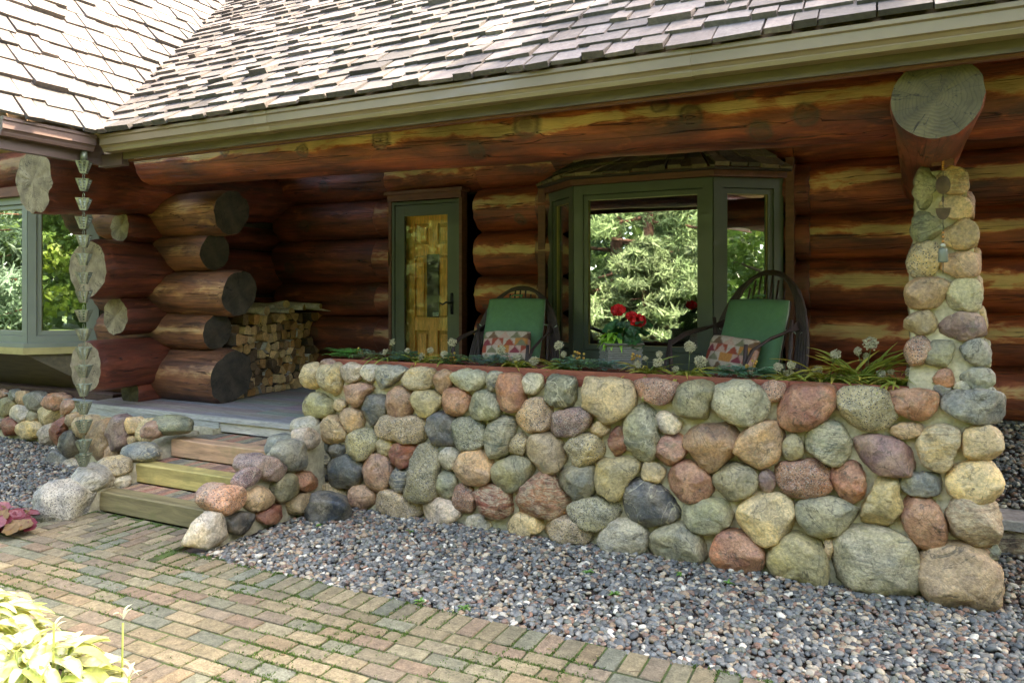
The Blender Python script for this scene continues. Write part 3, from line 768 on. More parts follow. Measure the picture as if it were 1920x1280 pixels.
# ---- stepped flank walls of the stairs
def rock(parent,c,s,col,kind,ang,seed,rz=0,tilt=0,name='fieldstone'):
    """free boulder: ellipsoid-like, c centre, s half sizes"""
    BV,BF=I3; rnd=random.Random(seed); o3=Vector([rnd.uniform(-50,50) for _ in range(3)]); V=[]
    pl=[]
    for _ in range(int(3+ang*8)):
        d=Vector([rnd.gauss(0,1) for _ in range(3)]).normalized(); pl.append((d,rnd.uniform(.72,.95)))
    for b in BV:
        u=Vector([math.copysign(abs(q)**.85,q) for q in b]); 
        for pn,pd in pl:
            q=u.dot(pn)-pd
            if q>0: u-=pn*q*(.4+.5*ang)
        u=u*(1+noise.noise(u*1.3+o3)*.2+noise.noise(u*3+o3)*.06+noise.noise(u*8+o3)*.02*(1+ang))
        V.append((u.x*s[0],u.y*s[1],u.z*s[2]))
    o=obj(name,mesh(name,V,BF,col),M['st_'+kind],parent,c,(tilt,0,rz)); return o
I3=ico(3)
fr=tag(empty('flank_wall',(-3.85,-.5,0)),'stepped rock flank wall between the right side of the steps and the gravel','wall')
TR='''
q.0 1040,190 1060,130 1130,100 1220,120 1255,200 1230,270 1160,290 1090,240
B.0 850,350 900,270 1000,210 1080,220 1140,300 1170,400 1120,460 1000,480 940,460
Pg0 690,430 760,360 850,360 920,410 960,470 930,540 850,575 780,560 700,470
Pg1 490,610 540,530 640,450 730,460 770,500 730,570 620,620 580,635
pg0 275,760 310,690 430,625 560,620 595,690 580,790 480,850 400,880 320,850
q.0 85,1130 130,1040 230,900 300,840 380,860 420,940 440,1050 400,1120 240,1160 100,1160
k.2 455,910 520,870 620,845 690,900 710,960 600,1040 470,1045
R.1 725,850 800,830 900,780 960,810 970,880 880,930 790,960 735,930
o.0 860,620 900,550 980,500 1050,530 1075,620 1030,730 960,780 890,760 855,690
T.1 600,700 680,640 770,620 840,700 860,770 780,820 680,845 610,800
r.1 1060,520 1130,480 1210,510 1240,580 1210,650 1130,670 1060,620
t.0 990,800 1050,710 1150,680 1240,700 1220,760 1160,850 1060,880 990,870
'''
lay(trace(TR,330,780,4.74,fr,{'x':-3.80},1200),fr,.13,1.06)
# sloping mortar cores
def core(parent,x0,x1,prof):
    V=[];F=[]
    ys=np.arange(prof[0][0],prof[-1][0]+.001,.03)
    for y in ys:
        zt=float(np.interp(y,[a for a,b in prof],[b for a,b in prof]))
        for x,z in((x0,-.05),(x0,zt*.5),(x0+.02,zt),((x0+x1)/2,zt+.01),(x1-.02,zt),(x1,zt*.66),(x1,zt*.33),(x1,-.05)):
            p=Vector((x,y,z)); d=.02*noise.noise(p*7)+.008*noise.noise(p*20); V.append((x+d,y,z+d))
    n=8
    for j in range(len(ys)-1):
        for k in range(n-1): F.append((j*n+k,j*n+k+1,j*n+n+k+1,j*n+n+k))
    F.append(tuple(range(n-1,-1,-1))); F.append(tuple((len(ys)-1)*n+k for k in range(n)))
    F=[f[::-1] for f in F]
    obj('mortar',mesh('mortar',V,F,(.43,.37,.24)),M['mortar'],parent)
core(fr,-4.02,-3.83,[(-1.12,.02),(-.95,.22),(-.6,.38),(-.3,.5),(.0,.6),(.35,.62)])
# cap rocks across the width of the flank
for i,(y,z,s,cl,k) in enumerate([(-.93,.30,(.12,.11,.09),'p','granite'),(-.62,.45,(.12,.11,.08),'P','granite'),(-.30,.52,(.13,.12,.1),'B','smooth'),(-.05,.62,(.12,.11,.09),'q','smooth')]):
    rock(fr,(-3.99,y,z-.05),s,SC[cl],k,.1,40+i)
keep(fr)
fl=tag(empty('flank_wall',(-5.35,-.6,0)),'low curb of pale lichen boulders along the left side of the steps','wall')
for i,(u,v,s,cl,k,a,rz,xx) in enumerate([(122,945,(.19,.20,.19),'s','granite',.25,.3,-5.33),(170,898,(.16,.15,.10),'s','smooth',.1,.2,-5.30),(216,873,(.12,.12,.075),'t','granite',.2,.5,-5.28),(226,902,(.075,.07,.055),'q','smooth',0,.5,-5.22),
        (264,847,(.16,.13,.08),'B','vein',.1,.1,-5.28),(322,796,(.20,.12,.075),'G','smooth',.2,.1,-5.2),(290,805,(.10,.1,.08),'p','smooth',.5,.3,-5.3)]):
    p=U(u,v,x=xx); rock(fl,p,s,SC[cl],k,a,60+i,rz)
core(fl,-5.50,-5.20,[(-1.12,.02),(-1.0,.14),(-.8,.24),(-.5,.30),(-.3,.36),(-.05,.42),(0.0,.43)])
keep(fl)
lr=rock(None,U(614,952,y=-.30),(.17,.13,.12),(.06,.07,.075),'smooth',.95,77,.4,0,'rock'); tag(lr,'loose angular charcoal rock lying on the gravel at the foot of the wall','rock')

# ================================================================ STEPS
st=tag(empty('front_steps',(-4.6,-.6,0)),'three mossy timber steps with brick treads leading up to the deck','steps')
for i,(y,z,c) in enumerate([(-.92,.14,(.24,.19,.085)),(-.61,.28,(.52,.40,.13)),(-.30,.42,(.58,.34,.19))]):
    b=MB(); x0=-5.24+.02*i; b.rbox((x0,y,z-.145),(-3.93,y+.13,z),.008,c); b.build('riser_timber',M['timber'],st)
    b=MB(); x=x0+.02
    ye=(-.61 if i==0 else -.30 if i==1 else .10)
    while x<-3.95: 
        c=random.choice([(.42,.23,.14),(.45,.28,.17),(.28,.17,.12),(.20,.18,.13),(.40,.19,.12),(.30,.26,.16)]); b.box((x,y+.132,z-.07),(x+.062,ye-.002,z-.008+random.uniform(-.002,.002)),c,.003); x+=.066
    b.build('brick_tread',M['brick'],st)
b=MB(); b.box((-5.06,.085,.43),(-3.9,.11,.545),(.52,.48,.38)); b.build('riser_board',M['deckw'],st)
keep(st)

# ================================================================ LOG CABIN
cab=tag(empty('log_cabin',(-3,2.2,0)),'dark red log cabin with cedar shingle roof, covered porch and projecting log wing','house')
LM=(M['log'],M['end_dark']); LI=(M['log_in'],M['end_dark']); LO=(M['log_out'],M['end_dark'])
# main wall behind the porch: z boundaries of each course at both ends
def wall_logs(x0,x1,zb0,zb1,y,mats,seed,knots=1,caps=(False,False),pale=1.):
    for i in range(len(zb0)-1):
        a0,a1=zb0[i],zb0[i+1]; b0,b1=zb1[i],zb1[i+1]
        r0=abs(a0-a1)/2*1.05; r1=abs(b0-b1)/2*1.05
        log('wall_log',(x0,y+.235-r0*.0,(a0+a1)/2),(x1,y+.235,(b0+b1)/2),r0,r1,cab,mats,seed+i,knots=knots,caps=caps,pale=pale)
LB=[3.5,3.08,2.66,2.23,1.74,1.36,.95,.52]; MBd=[3.5,3.1,2.70,2.25,1.80,1.40,1.0,.52]; RB=[3.6,3.18,2.72,2.28,1.90,1.48,1.06,.66]
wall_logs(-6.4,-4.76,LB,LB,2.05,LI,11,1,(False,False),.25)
wall_logs(-4.80,-3.66,LB[:3],[3.5,3.09,2.70],2.05,LM,31,0)
wall_logs(-3.68,-2.78,MBd,MBd,2.05,LM,51,1)
wall_logs(-2.85,-.62,[3.55,3.12,2.72],[3.6,3.18,2.72],2.05,LM,71,1)
wall_logs(-2.85,-.62,[1.0,.52],[1.06,.6],2.05,LM,75,0)
wall_logs(-.62,4.2,RB,[3.62,3.2,2.74,2.30,1.90,1.45,1.04,.62],2.05,LM,91,3)
# outer end of main wall below the last log
b=MB(); b.box((-6.3,2.35,.4),(4.2,2.42,5.2),(.05,.03,.02)); 
# holes for door and bay are not cut in this backing: it sits behind the log wall, split round the openings
b=MB()
for lo,hi in(((-6.3,2.40,.4),(-4.70,2.46,5.6)),((-3.76,2.40,.4),(-2.80,2.46,5.6)),((-.66,2.40,.4),(4.2,2.46,5.6)),((-4.70,2.40,2.68),(-3.76,2.46,5.6)),((-2.80,2.40,2.66),(-.66,2.46,5.6)),((-2.80,2.40,.4),(-.66,2.46,1.1))): b.box(lo,hi,(.05,.03,.02))
b.build('inner_wall',M['dark'],cab)
# room behind the glass
b=MB()
for lo,hi in(((-4.9,5.2,.4),(1.5,5.25,2.9)),((-4.9,2.46,.45),(1.5,5.2,.5)),((-4.9,2.46,2.85),(1.5,5.2,2.9)),((-4.95,2.46,.45),(-4.9,5.2,2.9)),((1.5,2.46,.45),(1.55,5.2,2.9))): b.box(lo,hi,(.05,.03,.02))
b.build('room',M['dark'],cab)
# log ends showing beside the door and the bay (courses that stop at the openings)
for (x,sg,zs) in((-4.74,1,LB[2:]),(-2.80,1,MBd[2:]),(-.64,-1,RB[2:])):
    for i in range(len(zs)-2):
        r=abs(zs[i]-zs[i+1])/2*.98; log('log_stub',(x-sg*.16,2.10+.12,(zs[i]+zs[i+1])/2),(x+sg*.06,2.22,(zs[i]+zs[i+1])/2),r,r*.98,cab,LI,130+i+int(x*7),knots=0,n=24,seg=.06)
# header log over the porch front
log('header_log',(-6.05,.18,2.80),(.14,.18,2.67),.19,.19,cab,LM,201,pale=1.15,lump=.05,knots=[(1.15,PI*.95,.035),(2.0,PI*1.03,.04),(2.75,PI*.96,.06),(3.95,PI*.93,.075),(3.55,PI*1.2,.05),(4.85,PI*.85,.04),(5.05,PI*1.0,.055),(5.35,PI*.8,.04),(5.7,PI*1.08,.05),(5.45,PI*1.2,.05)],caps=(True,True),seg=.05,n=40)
log('header_log',(.42,.24,2.66),(4.2,.24,2.66),.2,.2,cab,LM,203,knots=4)
log('plate_log',(-6.3,.42,3.12),(4.2,.42,3.12),.17,.17,cab,LM,205,knots=0,pale=.2)
# pillar log: butt end faces the front
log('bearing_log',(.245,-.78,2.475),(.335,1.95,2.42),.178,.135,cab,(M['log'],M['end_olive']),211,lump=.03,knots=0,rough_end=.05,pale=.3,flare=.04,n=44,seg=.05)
# ---- wing corner: logs along the house front (ends towards the porch) and along the depth (ends to the front)
for i,(x1,z,r,y) in enumerate([(-5.60,2.395,.225,.72),(-5.83,2.02,.19,.72),(-5.50,1.615,.225,.72),(-5.80,1.235,.19,.72),(-5.64,.80,.27,.76)]):
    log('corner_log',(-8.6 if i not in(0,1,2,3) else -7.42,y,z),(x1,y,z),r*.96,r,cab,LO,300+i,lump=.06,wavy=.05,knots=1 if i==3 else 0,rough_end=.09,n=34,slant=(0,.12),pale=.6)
for i,(y0,z,r,mt) in enumerate([(.25,2.26,.145,'end_grey'),(-.08,1.845,.285,'end_grey'),(.20,1.395,.19,'end_grey'),(-.10,.935,.245,'end_grey'),(.36,.63,.14,'end_olive')]):
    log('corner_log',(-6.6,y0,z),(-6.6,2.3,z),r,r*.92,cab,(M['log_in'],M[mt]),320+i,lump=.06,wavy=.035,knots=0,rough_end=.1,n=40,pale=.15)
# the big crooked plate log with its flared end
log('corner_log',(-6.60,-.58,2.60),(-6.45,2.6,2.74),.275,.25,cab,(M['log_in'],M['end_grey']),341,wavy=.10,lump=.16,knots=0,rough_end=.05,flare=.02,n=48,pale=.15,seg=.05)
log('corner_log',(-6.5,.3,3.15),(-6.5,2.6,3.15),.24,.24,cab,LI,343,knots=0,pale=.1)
for k,z in enumerate((3.5,3.1)): log('wall_log',(-6.5,2.2,z),(-6.5,2.25,z),.2,.2,cab,LI,350+k,knots=0)
# ---- deck
b=MB(); y=.10
while y<2.2:
    x=-6.95
    while x<4: 
        w=random.choice([1.6,2.4,2.0]); b.box((x,y,.515),(min(x+w,.0 if y<.3 else .40)-.003,y+.135,.55),tuple(c*random.uniform(.85,1.1) for c in(.30,.28,.25))); x+=w
        if x>(.0 if y<.3 else .38): break
    y+=.14
b.build('deck_boards',M['deckw'],cab)
b=MB(); b.box((-6.98,.065,.512),(-3.97,.10,.556),(.42,.41,.36)); b.box((-6.98,.07,.40),(-5.06,.098,.511),(.36,.36,.31)); b.build('deck_edge',M['deckw'],cab)
# ---- storm door and the pine door behind it
sd=empty('storm_door',(-4.39,2.02,.55),0,cab)
X0,X1=-4.655,-3.81; ZT=2.56; YF=2.03
def frame(b,x0,x1,z0,z1,w,y0,y1,wb=None,col=(.1,.1,.1),e=.0):
    wb=wb or w
    b.box((x0,y0,z0),(x0+w,y1,z1),col,.004); b.box((x1-w,y0,z0),(x1,y1,z1),col,.004)
    b.box((x0+w,y0+.001,z1-w),(x1-w,y1,z1),col,.004); b.box((x0+w,y0+.001,z0),(x1-w,y1,z0+wb),col,.004)
b=MB(); frame(b,X0-.035,X1+.03,.55,ZT+.10,.034,YF-.01,YF+.10,.01); b.box((X0-.07,YF-.05,ZT+.101),(X1+.05,YF+.12,ZT+.14),(.1,.05,.03),.004); b.box((X0-.035,YF-.035,ZT+.035),(X1+.03,YF-.0115,ZT+.10)); b.build('door_trim',M['rib'],sd)
b=MB(); frame(b,X0,X1,.56,ZT+.03,.035,YF,YF+.09); b.build('jamb',M['frame'],sd)
b=MB(); frame(b,X0+.04,X1-.04,.58,ZT-.01,.115,YF+.012,YF+.045,.22); b.build('door_frame',M['frame'],sd)
b=MB(); b.box((X0+.150,YF+.026,.79),(X1-.150,YF+.031,ZT-.125)); b.build('pane',M['glass_d'],sd)
b=MB(); hx=X1-.10
b.box((hx-.014,YF+.002,1.40),(hx+.014,YF+.012,1.62),(0,0,0),.003); b.tube([(hx,YF+.004,1.52),(hx,YF-.05,1.52),(hx-.03,YF-.055,1.525),(hx-.075,YF-.05,1.50),(hx-.11,YF-.045,1.515)],[.010,.010,.010,.009,.006],8); b.tube([(hx,YF+.004,1.44),(hx,YF-.012,1.44)],.008,8)
b.build('handle',M['black'],sd,True)
pd=empty('pine_door',(-4.39,2.15,.55),0,cab)
pc=(.90,.46,.14); PX0,PX1=X0+.10,X1-.06; yb=YF+.13
b=MB(); xs=[(PX0,PX0+.105),(PX0+.30,PX0+.40),(PX1-.40,PX1-.30),(PX1-.105,PX1)]
# stiles and rails in front of the field
for a,c in((PX0,PX0+.11),(PX1-.11,PX1),((PX0+PX1)/2-.055,(PX0+PX1)/2+.055)): b.box((a,yb,.57),(c,yb+.04,2.48),pc,.003)
for z0,z1 in((.57,.78),(1.22,1.36),(2.02,2.14),(2.36,2.48)):
    b.box((PX0+.111,yb+.001,z0),((PX0+PX1)/2-.056,yb+.04,z1),pc,.003); b.box(((PX0+PX1)/2+.056,yb+.001,z0),(PX1-.111,yb+.04,z1),pc,.003)
b.build('rails',M['woodz'],pd)
for (a,c) in((PX0+.111,(PX0+PX1)/2-.056),((PX0+PX1)/2+.056,PX1-.111)):
    for z0,z1 in((.78,1.22),(2.14,2.36)):
        b=MB(); b.box((a,yb+.028,z0),(c,yb+.036,z1),(.55,.29,.07)); b.box((a+.035,yb+.008,z0+.035),(c-.035,yb+.027,z1-.035),pc,.012); b.build('panel',M['woodz'],pd)
    m_=(a+c)/2
    b=MB(); b.box((a,yb+.028,1.36),(c,yb+.036,2.02),(.55,.29,.07)); b.box((a+.02,yb+.01,1.38),(m_+.02,yb+.027,2.00),pc,.012); b.build('panel',M['woodz'],pd)
b=MB(); cx=(PX0+PX1)/2; b.box((cx-.075,yb-.006,1.36),(cx+.075,yb-.001,2.03)); 
b.build('door_window',M['black'],pd)
b=MB(); b.box((cx+.0,yb-.009,1.375),(cx+.07,yb-.0065,1.415),(.55,.62,.6)); 
for q in range(4): b.box((cx+.006,yb-.0105,1.381+q*.009),(cx+.045,yb-.0092,1.385+q*.009),(.12,.2,.3))
b.box((cx+.05,yb-.0105,1.392),(cx+.064,yb-.0092,1.408),(.1,.2,.35)); b.build('window_sticker',M['cloth'],pd)
# ---- bay window
def bay(root,pts,z0,z1,fm,post=.07,closedroof=True,sash=True,side_tint=None):
    """pts: plan corners from left wall to right wall"""
    for i in range(len(pts)-1):
        a,c=Vector(pts[i]+(0,)),Vector(pts[i+1]+(0,)); L=(c-a).length; d=(c-a)/L; ang=math.atan2(d.y,d.x)
        Mx=Matrix.Translation((a.x,a.y,0))@Matrix.Rotation(ang,4,'Z')
        b=MB()
        def fb(x0,x1,zz0,zz1,w,y0,y1,wb=None):
            wb=wb or w
            b.box((x0,y0,zz0),(x0+w,y1,zz1),(0,0,0),.004,0,Mx); b.box((x1-w,y0,zz0),(x1,y1,zz1),(0,0,0),.004,0,Mx)
            b.box((x0+w,y0+.001,zz1-w),(x1-w,y1,zz1),(0,0,0),.004,0,Mx); b.box((x0+w,y0+.001,zz0),(x1-w,y1,zz0+wb),(0,0,0),.004,0,Mx)
        fb(.005,L-.005,z0,z1,post,0,.09); fb(post+.003,L-post-.003,z0+post+.003,z1-post-.003,.045,.018,.07)
        fr_=b.build('window_frame',fm,root)
        b=MB(); w=post+.05; b.box((w-.012,.05,z0+w-.012),(L-w+.012,.054,z1-w+.012),(0,0,0),0,0,Mx); b.build('pane',M['glass'],root)
        b=MB(); q=.012; x0,x1,y0,y1=w-.012,L-w+.012,.034,.0495
        for lo,hi in(((x0,y0,z0+w-.012),(x0+q,y1,z1-w+.012)),((x1-q,y0,z0+w-.012),(x1,y1,z1-w+.012)),((x0+q,y0+.001,z1-w),(x1-q,y1,z1-w+.012)),((x0+q,y0+.001,z0+w-.012),(x1-q,y1,z0+w))): b.box(lo,hi,(0,0,0),0,0,Mx)
        b.build('glazing_bead',M['bead'],root)
BP=[(-2.83,2.03),(-2.42,1.66),(-1.19,1.66),(-.68,2.03)]
bw=empty('bay_window',(-1.8,1.9,1.05),0,cab)
ZB0,ZB1=1.03,2.575
bay(bw,BP,ZB0,ZB1,M['frame'],.085)
# skirt under the bay, head board, seat, roof
def offs(P,d):
    out=[]; n=len(P)
    for i,p in enumerate(P):
        nr=[]
        for a,c in((P[i-1],p) if i else None,(p,P[i+1]) if i<n-1 else None) if 0<i<n-1 else (((P[0],P[1]),) if i==0 else ((P[-2],P[-1]),)):
            dx,dy=c[0]-a[0],c[1]-a[1]; l=math.hypot(dx,dy); nr.append((dy/l,-dx/l))
        nx=sum(q[0] for q in nr); ny=sum(q[1] for q in nr); l=math.hypot(nx,ny); nx/=l;ny/=l
        k=d/(nx*nr[0][0]+ny*nr[0][1]); out.append((p[0]+nx*k,p[1]+ny*k))
    return out
def slab(name,P,z0,z1,mat,root,yback):
    prof=list(P)+[(P[-1][0],yback),(P[0][0],yback)]
    b=MB(); b.prism(prof,z0,z1,'z'); return b.build(name,mat,root)
slab('sill',offs(BP,.03),ZB0-.05,ZB0,M['frame'],bw,2.2)
slab('apron',offs(BP,.0),.60,ZB0-.051,M['frame'],bw,2.2)
slab('head_board',offs(BP,.045),ZB1+.001,ZB1+.05,M['rib'],bw,2.2)
slab('window_seat',offs(BP,-.12),ZB0+.0,ZB0+.10,M['dark'],bw,2.45)
def shingle_strip(b,A,B,upA,upB,rows,wmin,wmax,th,cols,over=.0,clip=None):
    """shingles between the eave line A-B and the ridge line upA-upB"""
    A,B,uA,uB=map(Vector,(A,B,upA,upB)); nr=(B-A).cross(uA-A).normalized()
    if nr.z<0: nr=-nr
    for r in range(rows):
        t0=(r-.05)/rows; t1=min(1.0,(r+1.55)/rows)
        a0=A.lerp(uA,t0);b0=B.lerp(uB,t0);a1=A.lerp(uA,t1);b1=B.lerp(uB,t1)
        L=(b0-a0).length; s=-random.uniform(0,wmax)
        while s<L:
            w=random.uniform(wmin,wmax); s0,s1=max(0,s)/L,min(L,s+w-random.uniform(.006,.016))/L
            if s1>s0+.01/L:
                j=random.uniform(-.024,.02); dn=(a0-a1).normalized()*j; tl=random.uniform(0,.006); th_=th*random.uniform(.6,1.5)
                if random.random()<.06: th_*=1.5
                p=[a0.lerp(b0,s0)+dn,a0.lerp(b0,s1)+dn+(a0-a1).normalized()*random.uniform(-.008,.008),a1.lerp(b1,s1),a1.lerp(b1,s0)]
                V=[p[0]+nr*.0,p[1]+nr*.0,p[2]-nr*.005,p[3]-nr*.005,p[0]+nr*(th_+tl),p[1]+nr*(th_+random.uniform(0,.006)),p[2]+nr*.003,p[3]+nr*.003]
                if clip is None or clip((p[0]+p[1])/2):
                    c=random.choice(cols); v=random.uniform(.6,1.22)
                    b.add(V,[(3,2,1,0),(4,5,6,7),(0,1,5,4),(1,2,6,5),(2,3,7,6),(3,0,4,7)],tuple(q*v for q in c))
            s+=w
DC=[(.20,.15,.08),(.15,.12,.07),(.24,.18,.10),(.12,.10,.06)]
e=offs(BP,.11); zr=ZB1+.05; b=MB()
ridge=[(-2.40,2.16),(-2.02,2.16),(-1.42,2.16),(-1.02,2.16)]; zt=zr+.34
slab('roof_deck',e,zr+.001,zr+.016,M['dark'],bw,2.2)
shingle_strip(b,(e[0][0],e[0][1],zr+.02),(e[1][0],e[1][1],zr+.02),(ridge[0][0],2.10,zt),(ridge[1][0],2.10,zt),3,.09,.16,.022,DC)
shingle_strip(b,(e[1][0],e[1][1],zr+.02),(e[2][0],e[2][1],zr+.02),(ridge[1][0],2.10,zt),(ridge[2][0],2.10,zt),3,.10,.17,.022,DC)
shingle_strip(b,(e[2][0],e[2][1],zr+.02),(e[3][0],e[3][1],zr+.02),(ridge[2][0],2.10,zt),(ridge[3][0],2.10,zt),3,.10,.17,.022,DC)
b.build('bay_roof',M['shingle'],bw)
b=MB(); b.box((-2.92,2.00,ZB0-.1),(-2.845,2.14,ZB1+.05)); b.build('side_trim',M['rib'],bw)
b=MB(); b.box((-.665,2.0,ZB0-.1),(-.60,2.14,ZB1+.17)); b.build('side_trim',M['rib'],bw)
# ---- wing bay window (grey green, left edge of the picture)
WP=[(-9.9,.12),(-7.86,.12),(-7.44,.62)]
ww=empty('bay_window',(-8.2,.4,1.05),0,cab)
bay(ww,WP,1.10,2.62,M['frame_g'],.075)
slab('sill',offs(WP,.05),1.055,1.10,M['frame_g'],ww,.75)
slab('soffit_board',offs(WP,.06),.985,1.054,M['bead'],ww,.75)
slab('head_board',offs(WP,.05),2.621,2.72,M['rib'],ww,.75)
slab('window_seat',offs(WP,-.12),1.10,1.13,M['dark'],ww,.85)
b=MB(); P0=offs(WP,.02); P1=[(-9.9,.60),(-7.5,.60),(-7.1,.62)]
V=[(P0[0][0],P0[0][1],.98),(P0[1][0],P0[1][1],.98),(P0[2][0],P0[2][1],.98),(P1[0][0],P1[0][1],.58),(P1[1][0],P1[1][1],.58),(P1[2][0]-.3,P1[2][1],.58)]
b.add(V,[(0,3,4,1),(1,4,5,2)],(.05,.03,.025)); V2=[(x,y+.02,z+.02) for x,y,z in V]; b.add(V2,[(1,4,3,0),(2,5,4,1)],(.05,.03,.025)); b.build('slanted_skirt',M['fascia'],ww)
b=MB(); b.box((-12,.46,.505),(-7.0,.75,.58),(.09,.05,.035),.01); b.build('base_board',M['deckw'],cab)
b=MB(); b.box((-12,.37,.498),(-6.98,.47,.504),(.40,.42,.38)); b.build('flashing',M['deckw'],cab)
b=MB(); b.box((-6.75,2.36,.4),(-6.15,2.395,4.2)); b.box((-12,.80,.4),(-6.4,.86,.98)); b.box((-7.42,.82,.98),(-6.4,.88,3.3)); b.box((-12,1.9,.4),(-6.9,1.95,3.3)); b.box((-6.62,.80,.4),(-6.58,2.42,3.3)); b.box((-12,.86,.9),(-6.9,1.9,.95)); b.build('wing_room',M['dark'],cab)
for i,z in enumerate((2.95,)): log('wall_log',(-12,.75,z+.1),(-6.6,.75,z+.1),.24,.24,cab,LI,360+i,knots=0)

# ================================================================ ROOFS
PM=.78; EY=-.98; EZ=2.80; EX=-5.16; QW=1.18
CC=[(.128,.108,.097),(.145,.122,.108),(.115,.10,.09),(.132,.117,.106),(.15,.126,.108),(.123,.109,.10),(.08,.072,.065)]
def vx(y): return EX-(y-EY)*PM/QW            # valley
rf=MB(); YR=4.6; rows=int((YR-EY)*math.hypot(1,PM)/.165)
shingle_strip(rf,(-12,EY,EZ),(4.6,EY,EZ),(-12,YR,EZ+PM*(YR-EY)),(4.6,YR,EZ+PM*(YR-EY)),rows,.10,.27,.024,CC,clip=lambda p:p.x>vx(p.y)-.22)
rf.build('main_roof_shingles',M['shingle'],cab)
rf=MB(); YW=-1.66; XR=-9.3; rows=int((EX-XR)*math.hypot(1,QW)/.20)
shingle_strip(rf,(EX+.03,YW,EZ),(EX+.03,7,EZ),(XR,YW,EZ+QW*(EX-XR)),(XR,7,EZ+QW*(EX-XR)),rows,.12,.30,.026,CC,clip=lambda p:p.x<vx(p.y)+.22)
rf.build('wing_roof_shingles',M['shingle'],cab)
M['ceil']=plain('pale_bounce_ceiling',(.42,.25,.12),.6,5,.3,0,.3,0,(6,1,1))  # roof underside made pale to bounce light into the porch
def sheath(V,name='roof_deck',mat='ceil'):
    V=[Vector(v) for v in V]; n=(V[1]-V[0]).cross(V[3]-V[0]).normalized()
    if n.z<0: n=-n
    W_=[v-n*.035 for v in V]+[v-n*.08 for v in V]
    b=MB(); b.add(W_,[(0,1,2,3),(7,6,5,4),(0,4,5,1),(1,5,6,2),(2,6,7,3),(3,7,4,0)]); b.build(name,M[mat],cab)
sheath([(vx(EY),EY+.04,EZ+.01),(4.6,EY+.04,EZ+.01),(4.6,YR,EZ+PM*(YR-EY)),(vx(YR),YR,EZ+PM*(YR-EY))])
sheath([(EX-.03,YW+.02,EZ+.01),(EX-.03,EY,EZ+.01),(XR,YR,EZ+QW*(EX-XR)),(XR,YW+.02,EZ+QW*(EX-XR))])
sheath([(-12,YR,EZ+PM*(YR-EY)),(4.6,YR,EZ+PM*(YR-EY)),(4.6,10.2,EZ),(-12,10.2,EZ)])
sheath([(XR,YW,EZ+QW*(EX-XR)),(XR,7,EZ+QW*(EX-XR)),(-13.5,7,EZ),(-13.5,YW,EZ)])
b=MB(); b.box((4.18,2.3,.0),(4.25,10,2.8)); b.box((-13,10,.0),(4.25,10.06,2.8)); b.build('rear_wall',M['siding'],cab)
# gutters
GP=[(-.965,2.782),(-.952,2.782),(-.952,2.766),(-.946,2.757),(-.950,2.748),(-.940,2.705),(-.915,2.690),(-.915,2.672),(-.908,2.664),(-.862,2.664),(-.862,2.772),(-.872,2.772),(-.872,2.672),(-.902,2.672),(-.932,2.712),(-.956,2.76),(-.965,2.772)]
GP=[(y,z) for y,z in GP]
b=MB(); b.prism([(-.972,2.784),(-.972,2.764),(-.962,2.757),(-.962,2.709),(-.940,2.699),(-.940,2.683),(-.932,2.664),(-.862,2.664),(-.862,2.784),(-.868,2.784),(-.868,2.672),(-.930,2.672),(-.956,2.712),(-.956,2.760),(-.966,2.768),(-.966,2.784)],-5.14,4.6,'x'); 
b.build('gutter',M['gutter'],cab)
b=MB(); b.prism([(y2,z) for y2,z in [(-.832,2.615),(-.832,2.80),(-.858,2.80),(-.858,2.612)]],-5.02,4.6,'x'); b.build('fascia',M['fascia'],cab)
b=MB(); b.box((-5.0,-.831,2.600),(4.6,-.80,2.614)); b.build('fascia_trim',M['rib'],cab)
YE=U(8,230,x=EX).y
b=MB(); prf=[(-5.148,2.784),(-5.148,2.764),(-5.158,2.757),(-5.158,2.709),(-5.180,2.699),(-5.180,2.683),(-5.188,2.664),(-5.258,2.664),(-5.258,2.784),(-5.252,2.784),(-5.252,2.672),(-5.19,2.672),(-5.164,2.712),(-5.164,2.760),(-5.154,2.768),(-5.154,2.784)]
b.prism(prf,YE,-.975,'y'); b.prism([(-5.147,2.786),(-5.147,2.764),(-5.157,2.757),(-5.157,2.709),(-5.187,2.662),(-5.26,2.662),(-5.26,2.786)],YE-.012,YE-.001,'y'); b.build('gutter',M['gutter_shaded'],cab)
b=MB(); b.prism([(-5.262,2.80),(-5.262,2.59),(-5.290,2.585),(-5.290,2.80)],YE-.01,-.84,'y'); b.build('fascia',M['gutter_shaded'],cab)
b=MB(); b.box((-5.30,-.86,2.575),(-5.03,-.80,2.665)); b.build('corner_block',M['gutter_shaded'],cab)
for q in(cab,sd,pd,bw,ww): keep(q)

